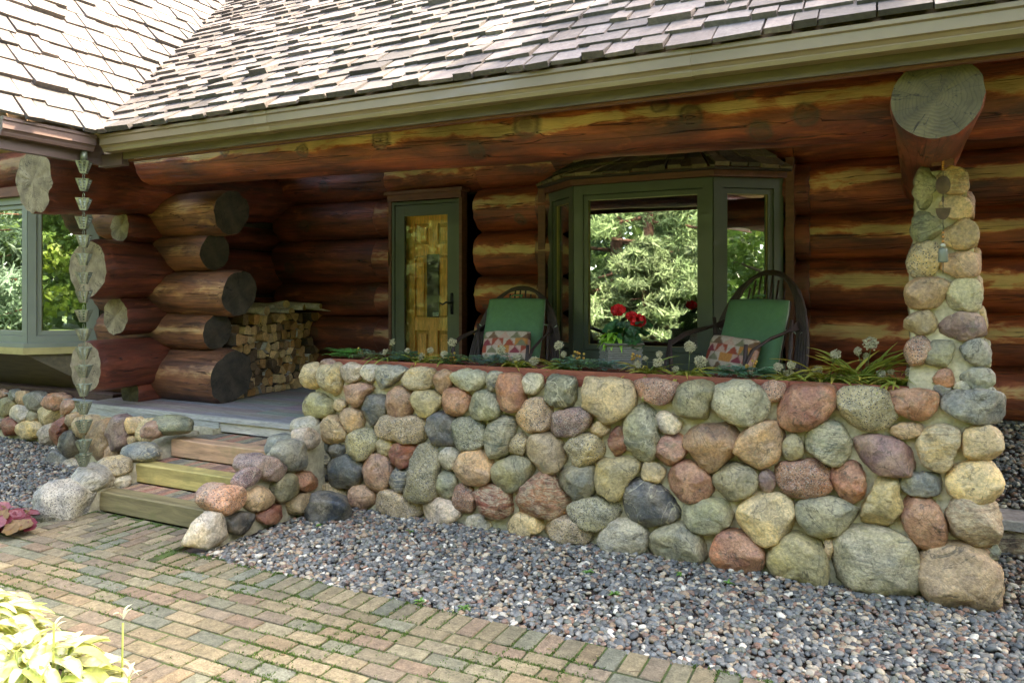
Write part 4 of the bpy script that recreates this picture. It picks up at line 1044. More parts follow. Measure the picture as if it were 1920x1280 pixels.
# ================================================================ FIREWOOD
def clip(poly,px,py,nx,ny):
    out=[]
    for i in range(len(poly)):
        a,b=poly[i],poly[(i+1)%len(poly)]; da=(a[0]-px)*nx+(a[1]-py)*ny; db=(b[0]-px)*nx+(b[1]-py)*ny
        if da<=0: out.append(a)
        if (da<0)!=(db<0) and abs(da-db)>1e-9: t=da/(da-db); out.append((a[0]+(b[0]-a[0])*t,a[1]+(b[1]-a[1])*t))
    return out
rw=random.Random(9); seeds=[]
nr,nc=9,14; Y0,Y1,Z0,Z1=.92,2.20,.552,1.38
for r in range(nr):
    for c in range(nc): seeds.append((Y0+(Y1-Y0)*(c+.5+(r%2)*.4+rw.uniform(-.33,.33))/nc,Z0+(Z1-Z0)*(r+.5+rw.uniform(-.32,.32))/nr))
def wood_piece(name,poly,x0,x1,bark,ec,seed):
    """a split piece: polygon section extruded along X with a chamfered face; faces on the bark side coloured as bark"""
    b=MB(); cy=sum(p[0] for p in poly)/len(poly); cz=sum(p[1] for p in poly)/len(poly); n=len(poly)
    r_=random.Random(seed); V=[];C=[]
    sx=r_.uniform(-.02,.03)
    for x,k in((x0,1.),(x1-.006+sx,1.),(x1+sx,.95)):
        for p in poly: V.append((x+r_.uniform(-.004,.004),cy+(p[0]-cy)*k+r_.uniform(-.002,.002),cz+(p[1]-cz)*k))
    side=tuple(q*.6 for q in ec) if not bark else (.09,.065,.045) if bark==1 else (.55,.5,.42)
    for j in(0,1):
        for k in range(n): q=[V[j*n+k],V[j*n+(k+1)%n],V[j*n+n+(k+1)%n],V[j*n+n+k]]; b.add(q,[(0,1,2,3)],side if (k%3!=r_.randrange(3)) else ec)
    b.add(V[2*n:],[tuple(range(n))],ec)
    b.add(V[:n],[tuple(range(n-1,-1,-1))],ec)
    o=b.build(name,M['fire']); return o
FC=[(.56,.38,.18),(.60,.42,.22),(.40,.24,.10),(.46,.29,.13),(.34,.19,.08),(.30,.16,.06),(.50,.34,.17),(.24,.15,.08),(.14,.09,.05),(.42,.22,.08)]
for i,(sy,sz) in enumerate(seeds):
    poly=[(Y0-.02,Z0),(Y1+.02,Z0),(Y1+.02,Z1+.02),(Y0-.02,Z1+.02)]
    for j,(oy,oz) in enumerate(seeds):
        if i!=j and abs(oy-sy)<.35 and abs(oz-sz)<.35:
            nx,ny=oy-sy,oz-sz; poly=clip(poly,(oy+sy)/2,(oz+sz)/2,nx,ny)
            if len(poly)<3: break
    if len(poly)<3: continue
    if sz>1.25 and sy<1.1: continue
    cy=sum(p[0] for p in poly)/len(poly); cz=sum(p[1] for p in poly)/len(poly)
    poly=[(cy+(p[0]-cy)*.93,cz+(p[1]-cz)*.93) for p in poly]
    q=[]
    for a_,b_ in zip(poly,poly[1:]+poly[:1]):     # slightly rounded corners
        q+=[(a_[0]*.88+b_[0]*.12,a_[1]*.88+b_[1]*.12),(a_[0]*.12+b_[0]*.88,a_[1]*.12+b_[1]*.88)]
    ec=rw.choice(FC); v=rw.uniform(.85,1.6); ec=tuple(c*v for c in ec); xf=-5.80+rw.uniform(-.05,.05)
    o=wood_piece('firewood',q,-6.22,xf,rw.choice([0,1,1,2]),ec,i)
    tag(o,'split firewood piece in the pile stacked under the dark porch corner','firewood','split firewood stacked in the porch corner')
def birch(p0,p1,r,lab,half=False):
    b=MB(); p0,p1=Vector(p0),Vector(p1); d=(p1-p0).normalized(); s_=d.cross(Vector((0,0,1))).normalized(); u=s_.cross(d); n=12; V=[]
    for p in(p0,p1):
        for k in range(n):
            w=2*PI*k/n; z=math.sin(w); V.append(p+s_*r*math.cos(w)+u*r*(max(z,-.15) if half else z))
    b.add(V,[(k,(k+1)%n,n+(k+1)%n,n+k) for k in range(n)],(.55,.50,.40)); b.add(V[:n],[tuple(range(n-1,-1,-1))],(.42,.28,.13)); b.add(V[n:],[tuple(range(n))],(.42,.28,.13))
    tag(b.build('firewood',M['fire']),lab,'firewood','birch pieces on top of the pile')
birch((-6.2,1.22,1.46),(-5.72,1.30,1.43),.05,'round pale birch piece lying on the left of the pile top')
birch((-6.15,1.50,1.46),(-5.62,1.75,1.44),.055,'white-barked half birch log lying along the top of the firewood pile',True)
birch((-6.2,1.75,1.46),(-5.66,1.52,1.50),.04,'long white birch branch crossing the top of the pile')
birch((-6.1,2.05,1.45),(-5.50,2.18,1.41),.035,'white birch split sticking out at the right end of the pile',True)
birch((-6.1,1.95,1.49),(-5.62,2.02,1.47),.03,'short thin birch piece lying highest at the right of the pile')
birch((-6.2,1.62,1.415),(-5.66,1.60,1.41),.045,'brown split piece tucked under the birch log on top',True)

# ================================================================ ROCKING CHAIRS
def arc(cx,w,h,z0,yf,n=26,p=2.3):
    """arched rod in the plane of the reclined back"""
    pts=[]
    for i in range(n+1):
        t=PI*i/n; c,s_=math.cos(t),math.sin(t)
        x=cx-w*math.copysign(abs(c)**(2/p),c); zz=h*abs(s_)**(2/p); pts.append((x,yf(z0+zz),z0+zz))
    return pts
def make_chair():
    root=empty('rocking_chair'); yf=lambda z:.20+(z-.40)*.30
    for k in range(9):
        b=MB(); w=.32+.0125*k; h=.70+.018*k
        b.tube([(x+random.uniform(-.003,.003),y+(.012 if k%2 else 0),z) for x,y,z in arc(0,w,h,.42-.02*k,yf)],.0128,7); b.build('back_hoop',M['willow'],root,True)
    for k in range(9):
        x=-.20+.05*k; b=MB(); b.tube([(x,yf(.42),.42),(x*1.05,yf(.7),.7),(x*.95,yf(1.0),.42+.68*math.sqrt(max(0,1-(x/.29)**2)))],.007,6); b.build('back_slat',M['willow'],root,True)
    for s in(-1,1):
        for k in range(4):
            b=MB(); o=.014*k
            b.tube([(s*(.30+o*.3),yf(.80)-.02,.78-o),(s*(.33+o*.4),.12,.72+o*.2),(s*(.345+o*.4),-.08,.68+o*.3),(s*(.34+o*.3),-.24,.62+o*.2),(s*.325,-.31,.50),(s*.31,-.32,.32),(s*.30,-.30,.14)],.0095,7); b.build('arm',M['willow'],root,True)
        for y,zt in((-.27,.66),(.20,.80)):
            b=MB(); b.tube([(s*.29,y,.07),(s*.30,y,.38),(s*.32,y,zt)],[.018,.016,.013],8); b.build('leg',M['willow'],root,True)
        b=MB(); b.tube([(s*.29,-.42+.1*i,.022+.11*((i-4.4)/4.4)**2) for i in range(10)],.016,8); b.build('rocker',M['willow'],root,True)
    for k in range(10):
        b=MB(); y=-.27+.052*k; b.tube([(-.29,y,.395),(0,y,.375),(.29,y,.395)],.009,6); b.build('seat_slat',M['willow'],root,True)
    b=MB(); b.tube([(-.29,-.29,.40),(.29,-.29,.40)],.014,8); b.build('front_rail',M['willow'],root,True)
    b=MB(); b.tube([(-.29,-.27,.22),(.29,-.27,.22)],.012,8); b.build('stretcher',M['willow'],root,True)
    return root
def cushion_mesh(w,h,t,Mx,col,nx=22,nz=24,puff=.5,cols=None,edge=None):
    V=[];F=[];C=[]
    for side in(-1,1):
        for j in range(nz+1):
            for i in range(nx+1):
                a=-1+2*i/nx; c=-1+2*j/nz
                q=((1-abs(a)**6)*(1-abs(c)**6))**.45
                yy=side*t/2*(.18+.82*q) if True else 0
                sc=1-.035*(a*a*c*c) ; wr=(.013*noise.noise(Vector((a*1.8,c*1.4,side*3+w*9+Mx[0][3])))+.007*noise.noise(Vector((a*4.5,c*3,side+Mx[0][3])))-.004*abs(noise.noise(Vector((a*3,c*6,Mx[0][3])))))*min(1,w/.4)
                V.append(Mx@Vector((a*w/2*sc,yy+wr,c*h/2*sc))); C.append(cols(a,c,side) if cols else col)
    N=(nx+1)*(nz+1)
    for j in range(nz):
        for i in range(nx):
            a=j*(nx+1)+i; F.append((a,a+1,a+nx+2,a+nx+1)); F.append(tuple(N+q for q in(a+nx+1,a+nx+2,a+1,a)))
    bd=[i for i in range(nx)]+[j*(nx+1)+nx for j in range(nz)]+[nz*(nx+1)+i for i in range(nx,0,-1)]+[j*(nx+1) for j in range(nz,0,-1)]
    for k in range(len(bd)): a,b=bd[k],bd[(k+1)%len(bd)]; F.append((a,N+a,N+b,b))
    return V,F,C
def kilim(a,c,side):
    cr=(.58,.44,.33);rd=(.42,.09,.05);og=(.58,.24,.07);ol=(.24,.21,.12);br=(.22,.12,.07);mg=(.30,.06,.07);pk=(.60,.36,.27)
    v=(c+1)/2*4.2; u=(a+1)/2*4; r=int(v); fv=v-r; fu=(u+(.5 if r%2 else 0))%1; col=int(u+(.5 if r%2 else 0))
    tri=abs(fu-.5)*2 < (1-fv)
    if abs(fv-.5)>.47: return cr
    if r in(1,2): return [og,rd,mg,ol,pk][(col*2+r)%5] if tri else [cr,og,pk,rd][(col+r*3)%4]
    return [ol,br,pk][(col+r)%3] if tri else cr
proto=make_chair()
proto.name='rocking_chair'
def copy_tree(o,parent=None):
    c=o.copy(); COL.objects.link(c); c.parent=parent
    for ch in list(o.children): copy_tree(ch,c)
    return c
chairs=[(-2.80,1.02,.55,.05,'bent willow rocking chair under the left green cushion, nearer the pine door'),(-.93,1.02,.55,-.52,'bent willow rocking chair turned sideways in front of the right window pane')]
cc2=copy_tree(proto)
for o,(x,y,z,rz,lab) in zip((proto,cc2),chairs):
    o.location=(x,y,z); o.rotation_euler=(0,0,rz); o.scale=(1.08,1.05,1.10) if rz<0 else (1.04,1,1); tag(o,lab,'rocking chair','willow rocking chairs on the porch')
    Mc=Matrix.Translation((x,y,z))@Matrix.Rotation(rz,4,'Z')
    tl=-.29
    gc=(.11,.225,.11)
    Mx=Mc@Matrix.Translation((0,.22,.755))@Matrix.Rotation(tl,4,'X')
    sid='left' if rz>0 else 'right'
    root=tag(empty('chair_cushion',tuple(Mc@Vector((0,0,.42)))),f'plain green back and seat cushion tied on the {sid} willow chair','cushion','green cushions on the rocking chairs')
    w=.55; Vm,F,C=cushion_mesh(w,.56,.085,Mx,gc,cols=(lambda a,c,s:(.45,.5,.4) if (s>0) else gc)); obj('back_cushion',mesh('back_cushion',Vm,F,C),M['green'],root)
    Mx=Mc@Matrix.Translation((0,-.06,.455))@Matrix.Rotation(R(88),4,'X'); Vm,F,C=cushion_mesh(.48,.50,.09,Mx,gc); obj('seat_cushion',mesh('seat_cushion',Vm,F,C),M['green'],root)
    for s in(-1,1): b=MB(); b.tube([Mc@Vector((s*.235,.29,.80)),Mc@Vector((s*.28,.33,.79)),Mc@Vector((s*.33,.31,.76)),Mc@Vector((s*.37,.30,.79))],.006,5,(.5,.58,.45)); b.build('tie',M['green'],root)
    b=MB(); b.tube([Mc@Vector((-.05,.27,1.035)),Mc@Vector((-.04,.31,1.05)),Mc@Vector((.05,.31,1.05)),Mc@Vector((.05,.27,1.035))],.008,5,gc); b.build('tie',M['green'],root)
    keep(root)
    Mx=Mc@Matrix.Translation((-.03 if rz<0 else .015,.035,.615))@Matrix.Rotation(-.34,4,'X')@Matrix.Rotation(.06 if rz<0 else -.03,4,'Y')
    Vm,F,C=cushion_mesh(.42,.27,.13,Mx,None,44,30,cols=kilim)
    o2=obj('kilim_pillow',mesh('kilim_pillow',Vm,F,C),M['cloth']); tag(o2,f'patchwork kilim pillow of red, orange and cream triangles on the {sid} chair','pillow','kilim pillows on the chairs')

# ================================================================ FLOWER BOX AND PLANTS
fb=tag(empty('flower_box',(-1.8,.2,1.0)),'long low red-brown cedar flower box lying on top of the stone wall','planter box')
FX0,FX1=-3.86,.255; YF0,YF1=.085,.33; ZB,ZTP=1.0,1.103
xs=[FX0,-2.62,-1.30,-.45,FX1]
for a,c in zip(xs,xs[1:]):
    b=MB(); b.box((a+.0015,YF0,ZB),(c-.0015,YF0+.025,ZTP+random.uniform(-.002,.002)),(.33,.10,.055),.003); b.build('front_board',M['wood'],fb)
b=MB(); b.box((FX0,YF1-.025,ZB),(FX1,YF1,ZTP),(.19,.06,.035)); b.build('back_board',M['wood'],fb)
for a in(FX0,FX1): b=MB(); b.box((a-.02,YF0,ZB),(a+.003,YF1,ZTP-.001),(.19,.06,.035)); b.build('end_board',M['wood'],fb)
b=MB(); b.box((FX0,YF0+.026,ZB+.01),(FX1,YF1-.026,ZTP-.02)); b.build('soil',M['soil'],fb)
for x in xs[1:-1]+[FX1-.03]:
    b=MB()
    for z in(.03,.075): b.tube([(x+.012,YF0-.003,ZB+z),(x+.012,YF0+.002,ZB+z)],.003,6)
    b.build('screw',M['copper'],fb)
keep(fb)
def blade(b,p,az,L,w,rise,droop,col,col2=None,n=9,twist=0):
    """arching strap leaf"""
    p=Vector(p); d=Vector((math.cos(az),math.sin(az),0)); s_=Vector((-math.sin(az),math.cos(az),0)); V=[];col2=col2 or col
    for i in range(n):
        t=i/(n-1); q=p+d*(L*t*(.55+.45*t) if rise>.6 else L*t)+Vector((0,0,L*(rise*t-droop*t*t)))
        ww=w*math.sin(PI*min(1,(t*.86+.12)))**.8/2; tw=twist*t
        sd_=s_*math.cos(tw)+Vector((0,0,1))*math.sin(tw)
        V+=[q-sd_*ww,q+Vector((0,0,-ww*.5)),q+sd_*ww]
    F=[]
    for i in range(n-1):
        a=i*3; F+=[(a,a+1,a+4,a+3),(a+1,a+2,a+5,a+4)]
    b0=len(b.v); b.add(V,F,col)
    for i in range(n):
        t=i/(n-1)
        for k in range(3): b.c[b0+i*3+k]=tuple(col[j]*(1-t)+col2[j]*t for j in range(3))+(1,)
def umbel(p,r,nrm,root,col=(.60,.54,.34),name='flower_head',k=80):
    """dome of tiny florets"""
    BV,BF=I0; n=k; nrm=Vector(nrm).normalized(); P=[]
    for i in range(n):
        t=(i+.5)/n; ph=i*2.39996; rr=math.sqrt(t); a=nrm.orthogonal().normalized(); c=nrm.cross(a)
        P.append(tuple(Vector(p)+(a*math.cos(ph)+c*math.sin(ph))*r*rr*random.uniform(.9,1.05)+nrm*(r*.42*(1-rr*rr)+random.uniform(-.22,.22)*r+r*.5*noise.noise(Vector((p[0]*40+math.cos(ph)*rr*1.4,math.sin(ph)*rr*1.4,p[2]*9))))))
    P=np.array(P); s_=rng.uniform(.10,.17,(n,1,1))*r
    V=(BV[None]*s_+P[:,None]).reshape(-1,3); F=(BF[None]+(np.arange(n)*12)[:,None,None]).reshape(-1,3)
    Cn=np.repeat(np.array([col])*rng.uniform(.75,1.15,(n,1)),12,0)
    # green core
    q=len(V); V2=I1[0]*r*np.array([.6,.5,.5])+np.array(tuple(Vector(p)-nrm*r*.35)); V=np.vstack([V,V2]); F=np.vstack([F,I1[1]+q]); Cn=np.vstack([Cn,np.tile([(.20,.20,.10)],(len(V2),1))])
    return obj(name,mesh(name,V,F,Cn,False),M['leaf'],root)
def lobed(b,p,az,L,col,up=.5,lob=5,w=.5):
    """lobed feathery leaf built of small pointed leaflets on a midrib"""
    p=Vector(p); d=Vector((math.cos(az),math.sin(az),0)); s_=Vector((-math.sin(az),math.cos(az),0))
    for i in range(lob+1):
        t=.15+.85*i/lob; c=p+d*L*t+Vector((0,0,L*(up*t-up*.75*t*t)))
        for sg in((-1,1) if i<lob else (0,)):
            l=L*w*(1-.62*abs(t-.35)); dd=(d*(.75 if sg else 1)+s_*sg*.8).normalized(); ss=dd.cross(Vector((0,0,1))).normalized()
            tip=c+dd*l+Vector((0,0,random.uniform(-.1,.15)*l)); m1=c+dd*l*.55+ss*l*.20; m2=c+dd*l*.55-ss*l*.20
            v=random.uniform(.75,1.2); b.add([c,m1+Vector((0,0,.12*l)),tip,m2+Vector((0,0,.12*l))],[(0,1,2,3)],tuple(q*v for q in col))
YPL=.20
GY=(.34,.40,.07);YL=(.70,.54,.10);GR=(.17,.30,.07)
def flower_plant(heads,label,blades,spread=.16,seed=1):
    rr=random.Random(seed); P=[U(u,v,y=YPL+rr.uniform(-.06,.05)) for u,v,_ in heads]
    cx=sum(p.x for p in P)/len(P); root=tag(empty('flowering_plant',(cx,YPL,ZTP-.02)),label,'flower','cream cluster flowers in the flower box')
    b=MB()
    for i in range(blades):
        az=rr.uniform(0,2*PI) if rr.random()<.4 else rr.choice([0,PI])+rr.gauss(0,.5); 
        if seed==59 and i%2: 
            blade(b,(cx+rr.uniform(-.09,.03),YPL+rr.uniform(-.04,.04),ZTP-.02),rr.choice([.2,PI-.2])+rr.uniform(-.8,.8),rr.uniform(.16,.30),rr.uniform(.024,.036),rr.uniform(.8,1.5),rr.uniform(.2,.8),(.22,.33,.06),YL if rr.random()<.4 else (.4,.42,.08),10,rr.uniform(-.5,.5)); continue
        blade(b,(cx+rr.uniform(-.05,.05),YPL+rr.uniform(-.04,.04),ZTP-.02),az,rr.uniform(.10,spread+.06),rr.uniform(.014,.025),rr.uniform(.5,1.1),rr.uniform(.5,1.3),GY if rr.random()<.6 else GR,YL if rr.random()<.6 else GY,9,rr.uniform(-.6,.6))
    b.build('leaf_blades',M['leaf'],root,True)
    for (u,v,r),p in zip(heads,P):
        rad=r/270*.86; b=MB(); b.tube([(cx+(p.x-cx)*.25,YPL,ZTP-.02),(cx+(p.x-cx)*.6,(YPL+p.y)/2,(ZTP+p.z)/2+.02),tuple(p-Vector((0,0,rad*.5)))],.0028,5,(.17,.20,.06)); b.build('stem',M['leaf'],root,True)
        umbel(p,rad,(rr.uniform(-.4,.4),-.75,rr.uniform(.1,.8)),root)
    keep(root)
FP_=[([(736,641,9),(723,660,9),(713,666,7)],'cream flower clusters left of the pine door, on tall curled stems in the flower box',12),
([(764,657,7),(790,668,9),(807,657,8)],'cluster of three pale flower heads right in front of the pine door',10),
([(848,642,11),(833,664,9)],'two pale flower heads before the storm door handle side, tallest one flat topped',10),
([(939,656,11),(968,672,12),(1002,677,12)],'three knobbly cream flower heads in front of the left kilim pillow',13),
([(1048,648,11),(1057,664,7)],'single flat cream flower on a curled yellow stem left of the wicker planter',11),
([(1234,680,11),(1236,664,7),(1195,683,8),(1210,672,6)],'cream flower heads just right of the wicker planter',12),
([(1294,650,12),(1314,678,13),(1267,692,7)],'large cream flower heads on yellow blades beside the right chair',16),
([(1459,688,9),(1478,700,10),(1484,684,8)],'cream flowers in front of the right chair\'s rocker, leaning over the box edge',12),
([(1533,694,9),(1567,664,10)],'narrow drooping cream flowers left of the tallest flower stem',14),
([(1633,644,13),(1609,658,8),(1625,668,7)],'tallest cream flower stem with broad yellow green blades near the pillar',20),
([(1652,700,8),(1669,696,7),(1712,699,12),(1737,698,12)],'cream flower heads spilling over the box end beside the stone pillar',18)]
for i,(h,l,n) in enumerate(FP_): flower_plant(h,l,n*3+8,.17 if i<8 else .26,50+i)
# a few blades hanging over the board
def foliage_plant(u,v,wpx,label,col,n,kind='lobed',seed=3):
    rr=random.Random(seed); p=U(u,v,y=YPL); root=tag(empty('foliage_plant',(p.x,YPL,ZTP-.02)),label,'foliage plant','leafy plants in the flower box'); b=MB(); W_=wpx/270; n=int(n*2.6)
    for i in range(n):
        x=p.x+rr.uniform(-.5,.5)*W_; lobed(b,(x,YPL+rr.uniform(-.06,.05),ZTP+rr.uniform(-.005,.055)),rr.uniform(0,2*PI) if rr.random()<.3 else -PI/2+rr.uniform(-1.3,1.3),rr.uniform(.06,.10),tuple(q*rr.uniform(.8,1.2) for q in col),rr.uniform(.4,1.),5,.42)
    b.build('leaves',M['leaf'],root); keep(root)
BG=(.20,.34,.25)
foliage_plant(655,662,50,'bright green fern at the left end of the flower box',(.17,.42,.10),30,seed=1)
foliage_plant(700,666,40,'small grey green leaves between the fern and the first flowers',(.30,.38,.23),16,seed=2)
foliage_plant(925,668,60,'blue green lobed leaves below the left chair cushion',BG,30,seed=3)
foliage_plant(1085,672,60,'pale green feathery leaves left of the wicker planter base',(.25,.43,.26),28,seed=4)
foliage_plant(1140,680,55,'blue green feathery leaves before the wicker planter',BG,20,seed=5)
foliage_plant(1385,690,70,'blue green feathery leaves below the right kilim pillow',(.20,.38,.25),28,seed=6)
foliage_plant(860,664,60,'small dark green leaves under the tall flat flower',(.16,.26,.12),18,seed=7)
foliage_plant(760,668,50,'dark green leaves at the pine door\'s foot',(.15,.27,.17),18,seed=8)
def berries(u,v,label,seed):
    rr=random.Random(seed); p=U(u,v,y=.16); root=tag(empty('berry_sprig',(p.x,.16,ZTP-.02)),label,'berries','yellow berry sprigs in the flower box'); 
    b=MB(); 
    for i in range(9):
        q=Vector((p.x+rr.uniform(-.035,.035),.16+rr.uniform(-.02,.02),p.z+rr.uniform(-.03,.03))); b.tube([(p.x,.16,ZTP-.02),tuple(q)],.0015,4,(.2,.15,.06)); b.add([tuple(q+Vector(c)*.009) for c in I1[0]],[tuple(f) for f in I1[1]],(.62,.42,.10) if i%2 else (.55,.30,.06))
    b.build('berries',M['leaf'],root,True); keep(root)
for i,(u,v,l) in enumerate([(673,660,'yellow berry sprig beside the fern'),(850,668,'yellow berry sprig below the tall flat flower'),(1084,664,'yellow berry sprig left of the wicker planter'),(1193,670,'yellow berry sprig against the right side of the wicker planter'),(1408,683,'yellow berry sprig under the right chair arm')]): berries(u,v,l,i)

# ---- wicker planter with geranium
pc_=U(1155,645,y=.50); pt=tag(empty('wicker_planter',(pc_.x,.60,.55)),'tall square grey brown wicker planter behind the flower box','planter')
pt.rotation_euler=(0,0,R(33))
b=MB(); hz=pc_.z-.55; n=44
for i in range(n):
    z0=hz*i/n; z1=hz*(i+.86)/n; h0=.105+.022*(i/n); o_=.003*math.sin(i*PI/1.)
    V=[]
    for z in(z0,z1):
        for s in range(4):
            for k in range(8):
                a=-h0+2*h0*k/8; w_=.0035*math.cos((k+(i%2))*PI); ring=[(a,-h0+w_),(h0-w_,a),(-a,h0-w_),(-h0+w_,-a)][s]; V.append((ring[0],ring[1],z))
    b.add(V,[(k,(k+1)%32,32+(k+1)%32,32+k) for k in range(32)],(.22,.21,.17))
b.box((-.10,-.10,0),(.10,.10,hz-.03),(.04,.035,.03)); b.box((-.112,-.112,hz-.03),(.112,.112,hz-.025),(.03,.02,.015))
b.build('basket',M['cloth'],pt)
b=MB(); h0=.131
for a in range(4):
    q=[(-h0,-h0),(h0,-h0),(h0,h0),(-h0,h0)]; b.tube([q[a]+(hz,),q[(a+1)%4]+(hz,)],.008,8,(.14,.13,.10))
b.build('rim',M['cloth'],pt,True)
gx,gy,gzz=pc_.x,.60,pc_.z
ge=tag(empty('geranium',(gx+.06,gy,gzz)),'red flowering geranium with dark green leaves in the wicker planter','flower')
def round_leaf(b,c,nr,r,col):
    nr=Vector(nr).normalized(); a=nr.orthogonal().normalized(); q=nr.cross(a); n=11; V=[Vector(c)-nr*r*.25]
    for k in range(n): w=2*PI*k/n; rr=r*(1+.12*math.cos(w*5.5)); V.append(Vector(c)+(a*math.cos(w)+q*math.sin(w))*rr+nr*r*.1*math.cos(w*3))
    b.add(V,[(0,k+1,(k+1)%n+1) for k in range(n)],col)
rr=random.Random(4); b=MB()
for i in range(95):
    th=rr.uniform(0,2*PI); rad=rr.uniform(.02,.16); z=gzz+rr.uniform(-.02,.22)*(1-rad*2.2)
    p=(gx+.05+rad*math.cos(th),gy+rad*math.sin(th)*.8,z); round_leaf(b,p,(math.cos(th)*.6,-.6+math.sin(th)*.6,.7),rr.uniform(.022,.04),tuple(q*rr.uniform(.7,1.3) for q in(.035,.11,.035)))
b.build('leaves',M['leaf'],ge)
for (u,v,r) in((1159,581,11),(1184,592,8),(1196,601,12)):
    p=U(u,v,y=gy-.06); b=MB(); b.tube([(gx+.04,gy,gzz),tuple(p-Vector((0,0,.03)))],.003,5,(.08,.16,.05)); b.build('stem',M['leaf'],ge,True)
    b=MB()
    for i in range(50):
        d=Vector([rr.gauss(0,1) for _ in range(3)]).normalized(); round_leaf(b,p+Vector((d.x,d.y,d.z*.75))*r/262*1.25,d+Vector((rr.uniform(-.4,.4),0,0)),.0165,(.75,.015,.02) if rr.random()<.7 else (.45,.01,.015))
    b.build('blossom',M['leaf'],ge)
keep(ge)
lv=tag(empty('sweet_potato_vine',(gx-.07,gy-.03,gzz)),'lime green trailing vine at the left of the wicker planter','foliage plant'); b=MB()
for i in range(34):
    az=rr.uniform(PI*.7,PI*1.75); blade(b,(gx-.05+rr.uniform(-.04,.05),gy-.06+rr.uniform(-.05,.03),gzz+rr.uniform(-.01,.07)),az,rr.uniform(.05,.12),rr.uniform(.028,.042),rr.uniform(.3,1.),rr.uniform(.7,1.6),(.26,.52,.05),(.35,.62,.08),6)
b.build('leaves',M['leaf'],lv); keep(lv)
# cushions on the window seat inside
for i,(u0,u1,v0,v1,y,l) in enumerate([(1196,1226,606,640,2.02,'small pale cushion on the window seat, behind the geranium'),(1222,1312,585,641,2.12,'large pale linen cushion on the window seat inside the bay')]):
    a=U(u0,v0,y=y); c=U(u1,v1,y=y); Mx=Matrix.Translation(((a.x+c.x)/2,y,(a.z+c.z)/2))@Matrix.Rotation(-.15,4,'X'); Vm,F,C=cushion_mesh(c.x-a.x,a.z-c.z,.12,Mx,(.6,.6,.5)); tag(obj('cushion',mesh('cushion',Vm,F,C),M['pale']),l,'cushion')

# ================================================================ RAIN CHAIN
xc=-5.222; pt_=U(157,290,x=xc); yc=pt_.y
rc=tag(empty('rain_chain',(xc,yc,2.66)),'verdigris copper rain chain of pierced square cups hanging from the roof corner','rain chain')
b=MB(); b.tube([(0,0,0),(0,0,-.075)],.024,12); b.build('spout',M['copper'],rc,True)
cups=[314,347,383,418,452,486,521,556,592,627,662,696,731,765,799,836,862]
def cup_mesh():
    b=MB(); ht=.088; w0,w1=.047,.021
    # four pierced walls: a grid of bars round the 2x4 openings
    for s in range(4):
        Mx=Matrix.Rotation(s*PI/2,4,'Z')
        for i in range(5):
            for j in range(9):
                if i in(1,3) and j in(1,3,5,7): continue
                def P(a,c): 
                    t=c; w=w1+(w0-w1)*t; return Mx@Vector(((a*2-1)*w,-w,t*ht))
                xs_=[0,.22,.42,.58,.78,1.]; zs_=[0,.14,.28,.36,.50,.58,.72,.80,.92,1.]
                x0,x1=xs_[i],xs_[i+1]; z0,z1=zs_[j],zs_[j+1]
                V=[P(x0,z0),P(x1,z0),P(x1,z1),P(x0,z1)]; inn=[v+(Mx@Vector((0,.0025,0))) for v in V]; b.add(V+inn,[(0,1,2,3),(7,6,5,4),(0,4,5,1),(1,5,6,2),(2,6,7,3),(3,7,4,0)])
    return b
cm=None
for k,v in enumerate(cups):
    z=U(158,v,x=xc,).z; z=z-2.66-.045
    if cm is None: o=cup_mesh().build('cup',M['copper'],rc); cm=o.data
    else: 
        o=bpy.data.objects.new('cup',cm); COL.objects.link(o); o.parent=rc
    o.location=(0,0,z); o.rotation_euler=(0,0,R(40)+random.uniform(-.08,.08))
    b=MB(); 
    pts=[(.011*math.cos(t),0,z+.107+.021*math.sin(t)) for t in [2*PI*i/12 for i in range(13)]]; b.tube(pts,.0022,5,cap=False); b.tube([(-.02,0,z+.01),(0,0,z+.005),(.02,0,z+.01)],.002,5); b.build('link',M['copper'],rc,True)

# ---- wind chime on the pillar log
wc=tag(empty('wind_chime',(.317,-.10,2.30)),'hanging ornament of glass bead, copper discs and little bell in front of the pillar','wind chime')
b=MB(); b.tube([(0,0,.02),(0,0,-.58)],.0018,5); b.build('string',M['black'],wc)
def zc(v): return U(1768,v,y=-.10).z-2.30
def ball(b,z,rx,rz,ry=None): b.add([(x*rx,y*(ry or rx),z+q*rz) for x,y,q in I2[0]],[tuple(f) for f in I2[1]])
b=MB(); ball(b,zc(287),.019,.019); b.build('glass_bead',M['pale'],wc,True)
b=MB(); 
for k in range(5): ball(b,zc(302+k*4),.007,.006)
b.build('amber_beads',M['bug'],wc,True)
b=MB(); ball(b,zc(347),.034,.048,.003); b.build('oval_disc',M['bronze'],wc,True)
b=MB(); ball(b,zc(374),.006,.018); b.build('bead',M['bronze'],wc,True)
b=MB(); z=zc(390); pr=[(-.034,z),(.034,z)]+[(.034*math.cos(t),z-.062*math.sin(t)) for t in [PI*i/10 for i in range(1,10)]]; b.add([(x,-.002,q) for x,q in pr]+[(x,.002,q) for x,q in pr],[tuple(range(len(pr))),tuple(range(2*len(pr)-1,len(pr)-1,-1))]+[(k,len(pr)+k,len(pr)+(k+1)%len(pr),(k+1)%len(pr)) for k in range(len(pr))]); b.build('half_disc',M['bronze'],wc)
b=MB()
for v in(436,444,452): ball(b,zc(v),.007,.008)
b.build('bead_string',M['bug'],wc,True)
b=MB(); ball(b,zc(460),.012,.010); b.build('clear_bead',M['pale'],wc,True)
b=MB(); z=zc(472); b.tube([(0,0,z+.02),(0,0,z+.015),(0,0,z),(0,0,z-.05),(0,0,z-.055)],[.012,.02,.022,.024,.018],14); b.build('bell',M['frame_g'],wc,True)
b=MB(); p=(.03,-.0,.02)
